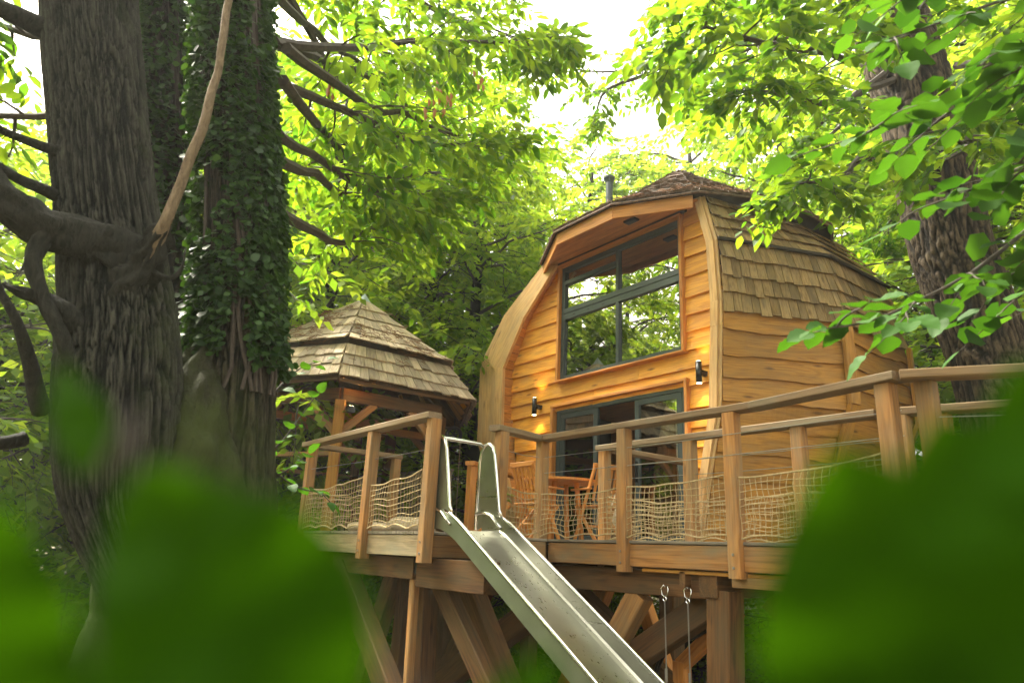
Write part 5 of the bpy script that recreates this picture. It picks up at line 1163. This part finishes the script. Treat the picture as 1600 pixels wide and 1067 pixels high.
VAR = [wood_tree(21, 15, 4.4, 2.6, 42, 0, 1.0, .2, 'lance'), wood_tree(22, 17, 4.8, 2.2, 46, 0, 1.0, .21), wood_tree(23, 13, 4.0, 1.0, 40, 0, 1.0, .19, 'lance'), wood_tree(24, 8, 3.2, .5, 32, 0, 1.0, .17)]
for tr, br, fo in VAR: tr.materials.append(M['bark3']); br.materials.append(tw_m); fo.materials.append(M['leafF'])
def put_tree(vi, x, y, rz, s, label, group='woodland trees behind the treehouse', zs=1.0):
    t = thing('woodland_tree', label, 'tree', (x, y, gz(x, y) - .1), group); t.rotation_euler = (0, 0, rz); t.scale = (s, s, s * zs)
    for nm, me in zip(('trunk', 'branches', 'foliage'), VAR[vi]):
        o = bpy.data.objects.new(nm, me); COL.objects.link(o); o.parent = t
        if nm == 'foliage': o['kind'] = 'stuff'
BG = [(3, -14.5, -1.2, 0, 1.25, 'leafy tree at the far left edge beyond the furrowed trunk'), (2, -18.5, 2.4, 1, 1.0, 'tree showing between the left frame edge and the furrowed trunk'), (3, -13.2, 2.7, 2, 1.15, 'tree showing in the gap between the two near trunks'),
 (0, -14.8, 5.9, 3, 1.05, 'bright tree rising behind the gazebo roof'), (1, -16.5, 9.3, 4, 1.05, 'tall tree between gazebo and cabin'), (2, -13.6, 9.6, 5, 1.0, 'bushy tree close behind the left cabin fascia'), (1, -19.5, 14.5, 6, 1.05, 'tall tree behind the gazebo at a distance'),
 (1, -18.8, 18.0, .5, 1.12, 'pale tree crown beside the flue pipe'), (1, -15.7, 20, 1.5, 1.15, 'pale tree crown directly behind the cabin peak'), (0, -10.8, 19.0, 2.5, 1.25, 'yellow green tree behind the right slope of the cap'), (0, -6.6, 17.5, 3.5, 1.2, 'tree between the cabin and the leaning trunk'),
 (0, -4.2, 16.0, 4.5, 1.05, 'tree right behind the leaning trunk'), (1, -1.5, 15.0, 5.5, 1.0, 'tree at the right frame edge'), (1, -24, 9, .2, 1.2, 'distant tree left of the gazebo peak'), (2, -24, 1.5, 1.2, 1.2, 'distant tree behind the furrowed trunk'), (0, -20.5, 5.2, 2.2, 1.1, 'tree behind the gazebo left corner'),
 (3, -14.6, 8.6, .7, .95, 'low tree behind the gazebo landing'), (3, -15.3, 12.3, 1.9, 1.1, 'low tree showing under the deck between the stilts'), (3, -11.5, 14.3, 2.9, 1.0, 'low tree behind the cabin stilts'), (3, -16, 3.8, 3.6, 1.1, 'low tree beyond the ivy trunk'), (3, -7.5, 15.0, 4.4, 1.1, 'low tree beside the right cabin wall'), (3, -5.2, 14.0, 5.1, .9, 'low tree behind the deck handrail at right'), (3, -14.5, .3, 5.9, 1.0, 'low tree left of the furrowed trunk'),
 (1, -26, 22, 2, 1.0, 'hazy far tree left of the cabin'), (2, -22, 28, 3, 1.25, 'hazy far tree above the cabin roof'), (1, -8, 26, 1, 1.0, 'far tree right of the cabin roof'), (1, 1, 22, 1, 1.0, 'far tree beyond the right frame edge'), (1, -13.5, 26, 4, 1.2, 'far tree over the peak of the cabin cap'), (1, -28, 14, 4, 1.3, 'far tree above the left cabin fascia'), (1, -20, 11.8, 5, 1.1, 'tree between gazebo peak and cabin, second row'), (0, -21.5, 8, 1, 1.15, 'tree above the gazebo peak, second row'), (1, -3, 20, 2, 1.2, 'far tree behind the leaning trunk')]
for b in BG: put_tree(*b)
# open grove to the left of the deck, mirrored in the windows
for b in [(2, -20, -5, .3, 1.1, 'grove tree left of the clearing'), (0, -17, -11, 1.3, .9, 'grove tree at the far end of the clearing'), (3, -10, -7.5, 2.3, 1.2, 'small grove tree in the clearing'), (2, -25, -12, 2.3, 1.1, 'grove tree farthest along the clearing'), (1, -6, -13, 2.9, .9, 'grove tree behind the photographer')]: put_tree(*b, group='trees round the clearing left of the deck')

# undergrowth
rg = np.random.default_rng(77); V_ = []; Q_ = []; r_a = []; gs = Geo(); off_ = 0; LPs = []; LDs = []
for i in range(230):
    d = rg.uniform(10.5, 24); ang = rg.uniform(-.78, .80); x = d * (F.x * cos(ang) + Rr.x * sin(ang)); y = d * (F.y * cos(ang) + Rr.y * sin(ang))
    if (Vector((x, y)) - Vector((-8.07, 10.15))).length < 4.6 or (Vector((x, y)) - Vector((-10.85, 4.87))).length < 2.9: continue
    z = gz(x, y) - .05; R1 = rg.uniform(1.0, 1.8); H = rg.uniform(1.0, 2.9); n = int(170 * R1)
    a = rg.uniform(0, 2 * pi, n); r = R1 * np.sqrt(rg.uniform(0, 1, n)); h = H * rg.uniform(.12, 1, n) * (1 - .55 * (r / R1) ** 2)
    P = np.stack([x + r * np.cos(a), y + r * np.sin(a), z + h], 1); D = np.stack([np.cos(a) * .7 + rg.normal(0, .4, n), np.sin(a) * .7 + rg.normal(0, .4, n), rg.uniform(-.1, .6, n)], 1)
    p_, d_ = spray_leaves(P, D, .15, 'far', rg, 6, .36, 1, .35); LPs.append(p_); LDs.append(d_)
    for k in range(0, n, 16): gs.tube([(x + .15 * (P[k][0] - x), y + .15 * (P[k][1] - y), z - .1), (x + .6 * (P[k][0] - x), y + .6 * (P[k][1] - y), z + h[k] * .6), tuple(P[k])], [.014, .009, .004], 4)
un = thing('undergrowth', 'tangled leafy undergrowth on the forest floor behind the stilts', 'undergrowth', (-12, 8, 0)); un['kind'] = 'stuff'
o = link('foliage', leaf_mesh('foliage', np.concatenate(LPs), np.concatenate(LDs), .15, 'far', rg, .35, 1.5), M['leafU'], un); o['kind'] = 'stuff'
gs.build('stems', 'twig', un)


# ------------------------------------------------------------------ thin woodland haze
hm = bpy.data.materials.new('haze'); hm.use_nodes = True; hn = hm.node_tree.nodes; hn.clear(); ho = hn.new('ShaderNodeOutputMaterial'); pv = hn.new('ShaderNodeVolumePrincipled')
pv.inputs['Color'].default_value = (.97, 1, .90, 1); pv.inputs['Density'].default_value = .0012; pv.inputs['Anisotropy'].default_value = .3; hm.node_tree.links.new(pv.outputs[0], ho.inputs['Volume'])
g = Geo(); g.box((0, 0, 14), (620, 620, 36)); hz_ = g.build('haze', hm); hz_['kind'] = 'stuff'; hz_['label'] = 'thin pale haze hanging in the woodland air'
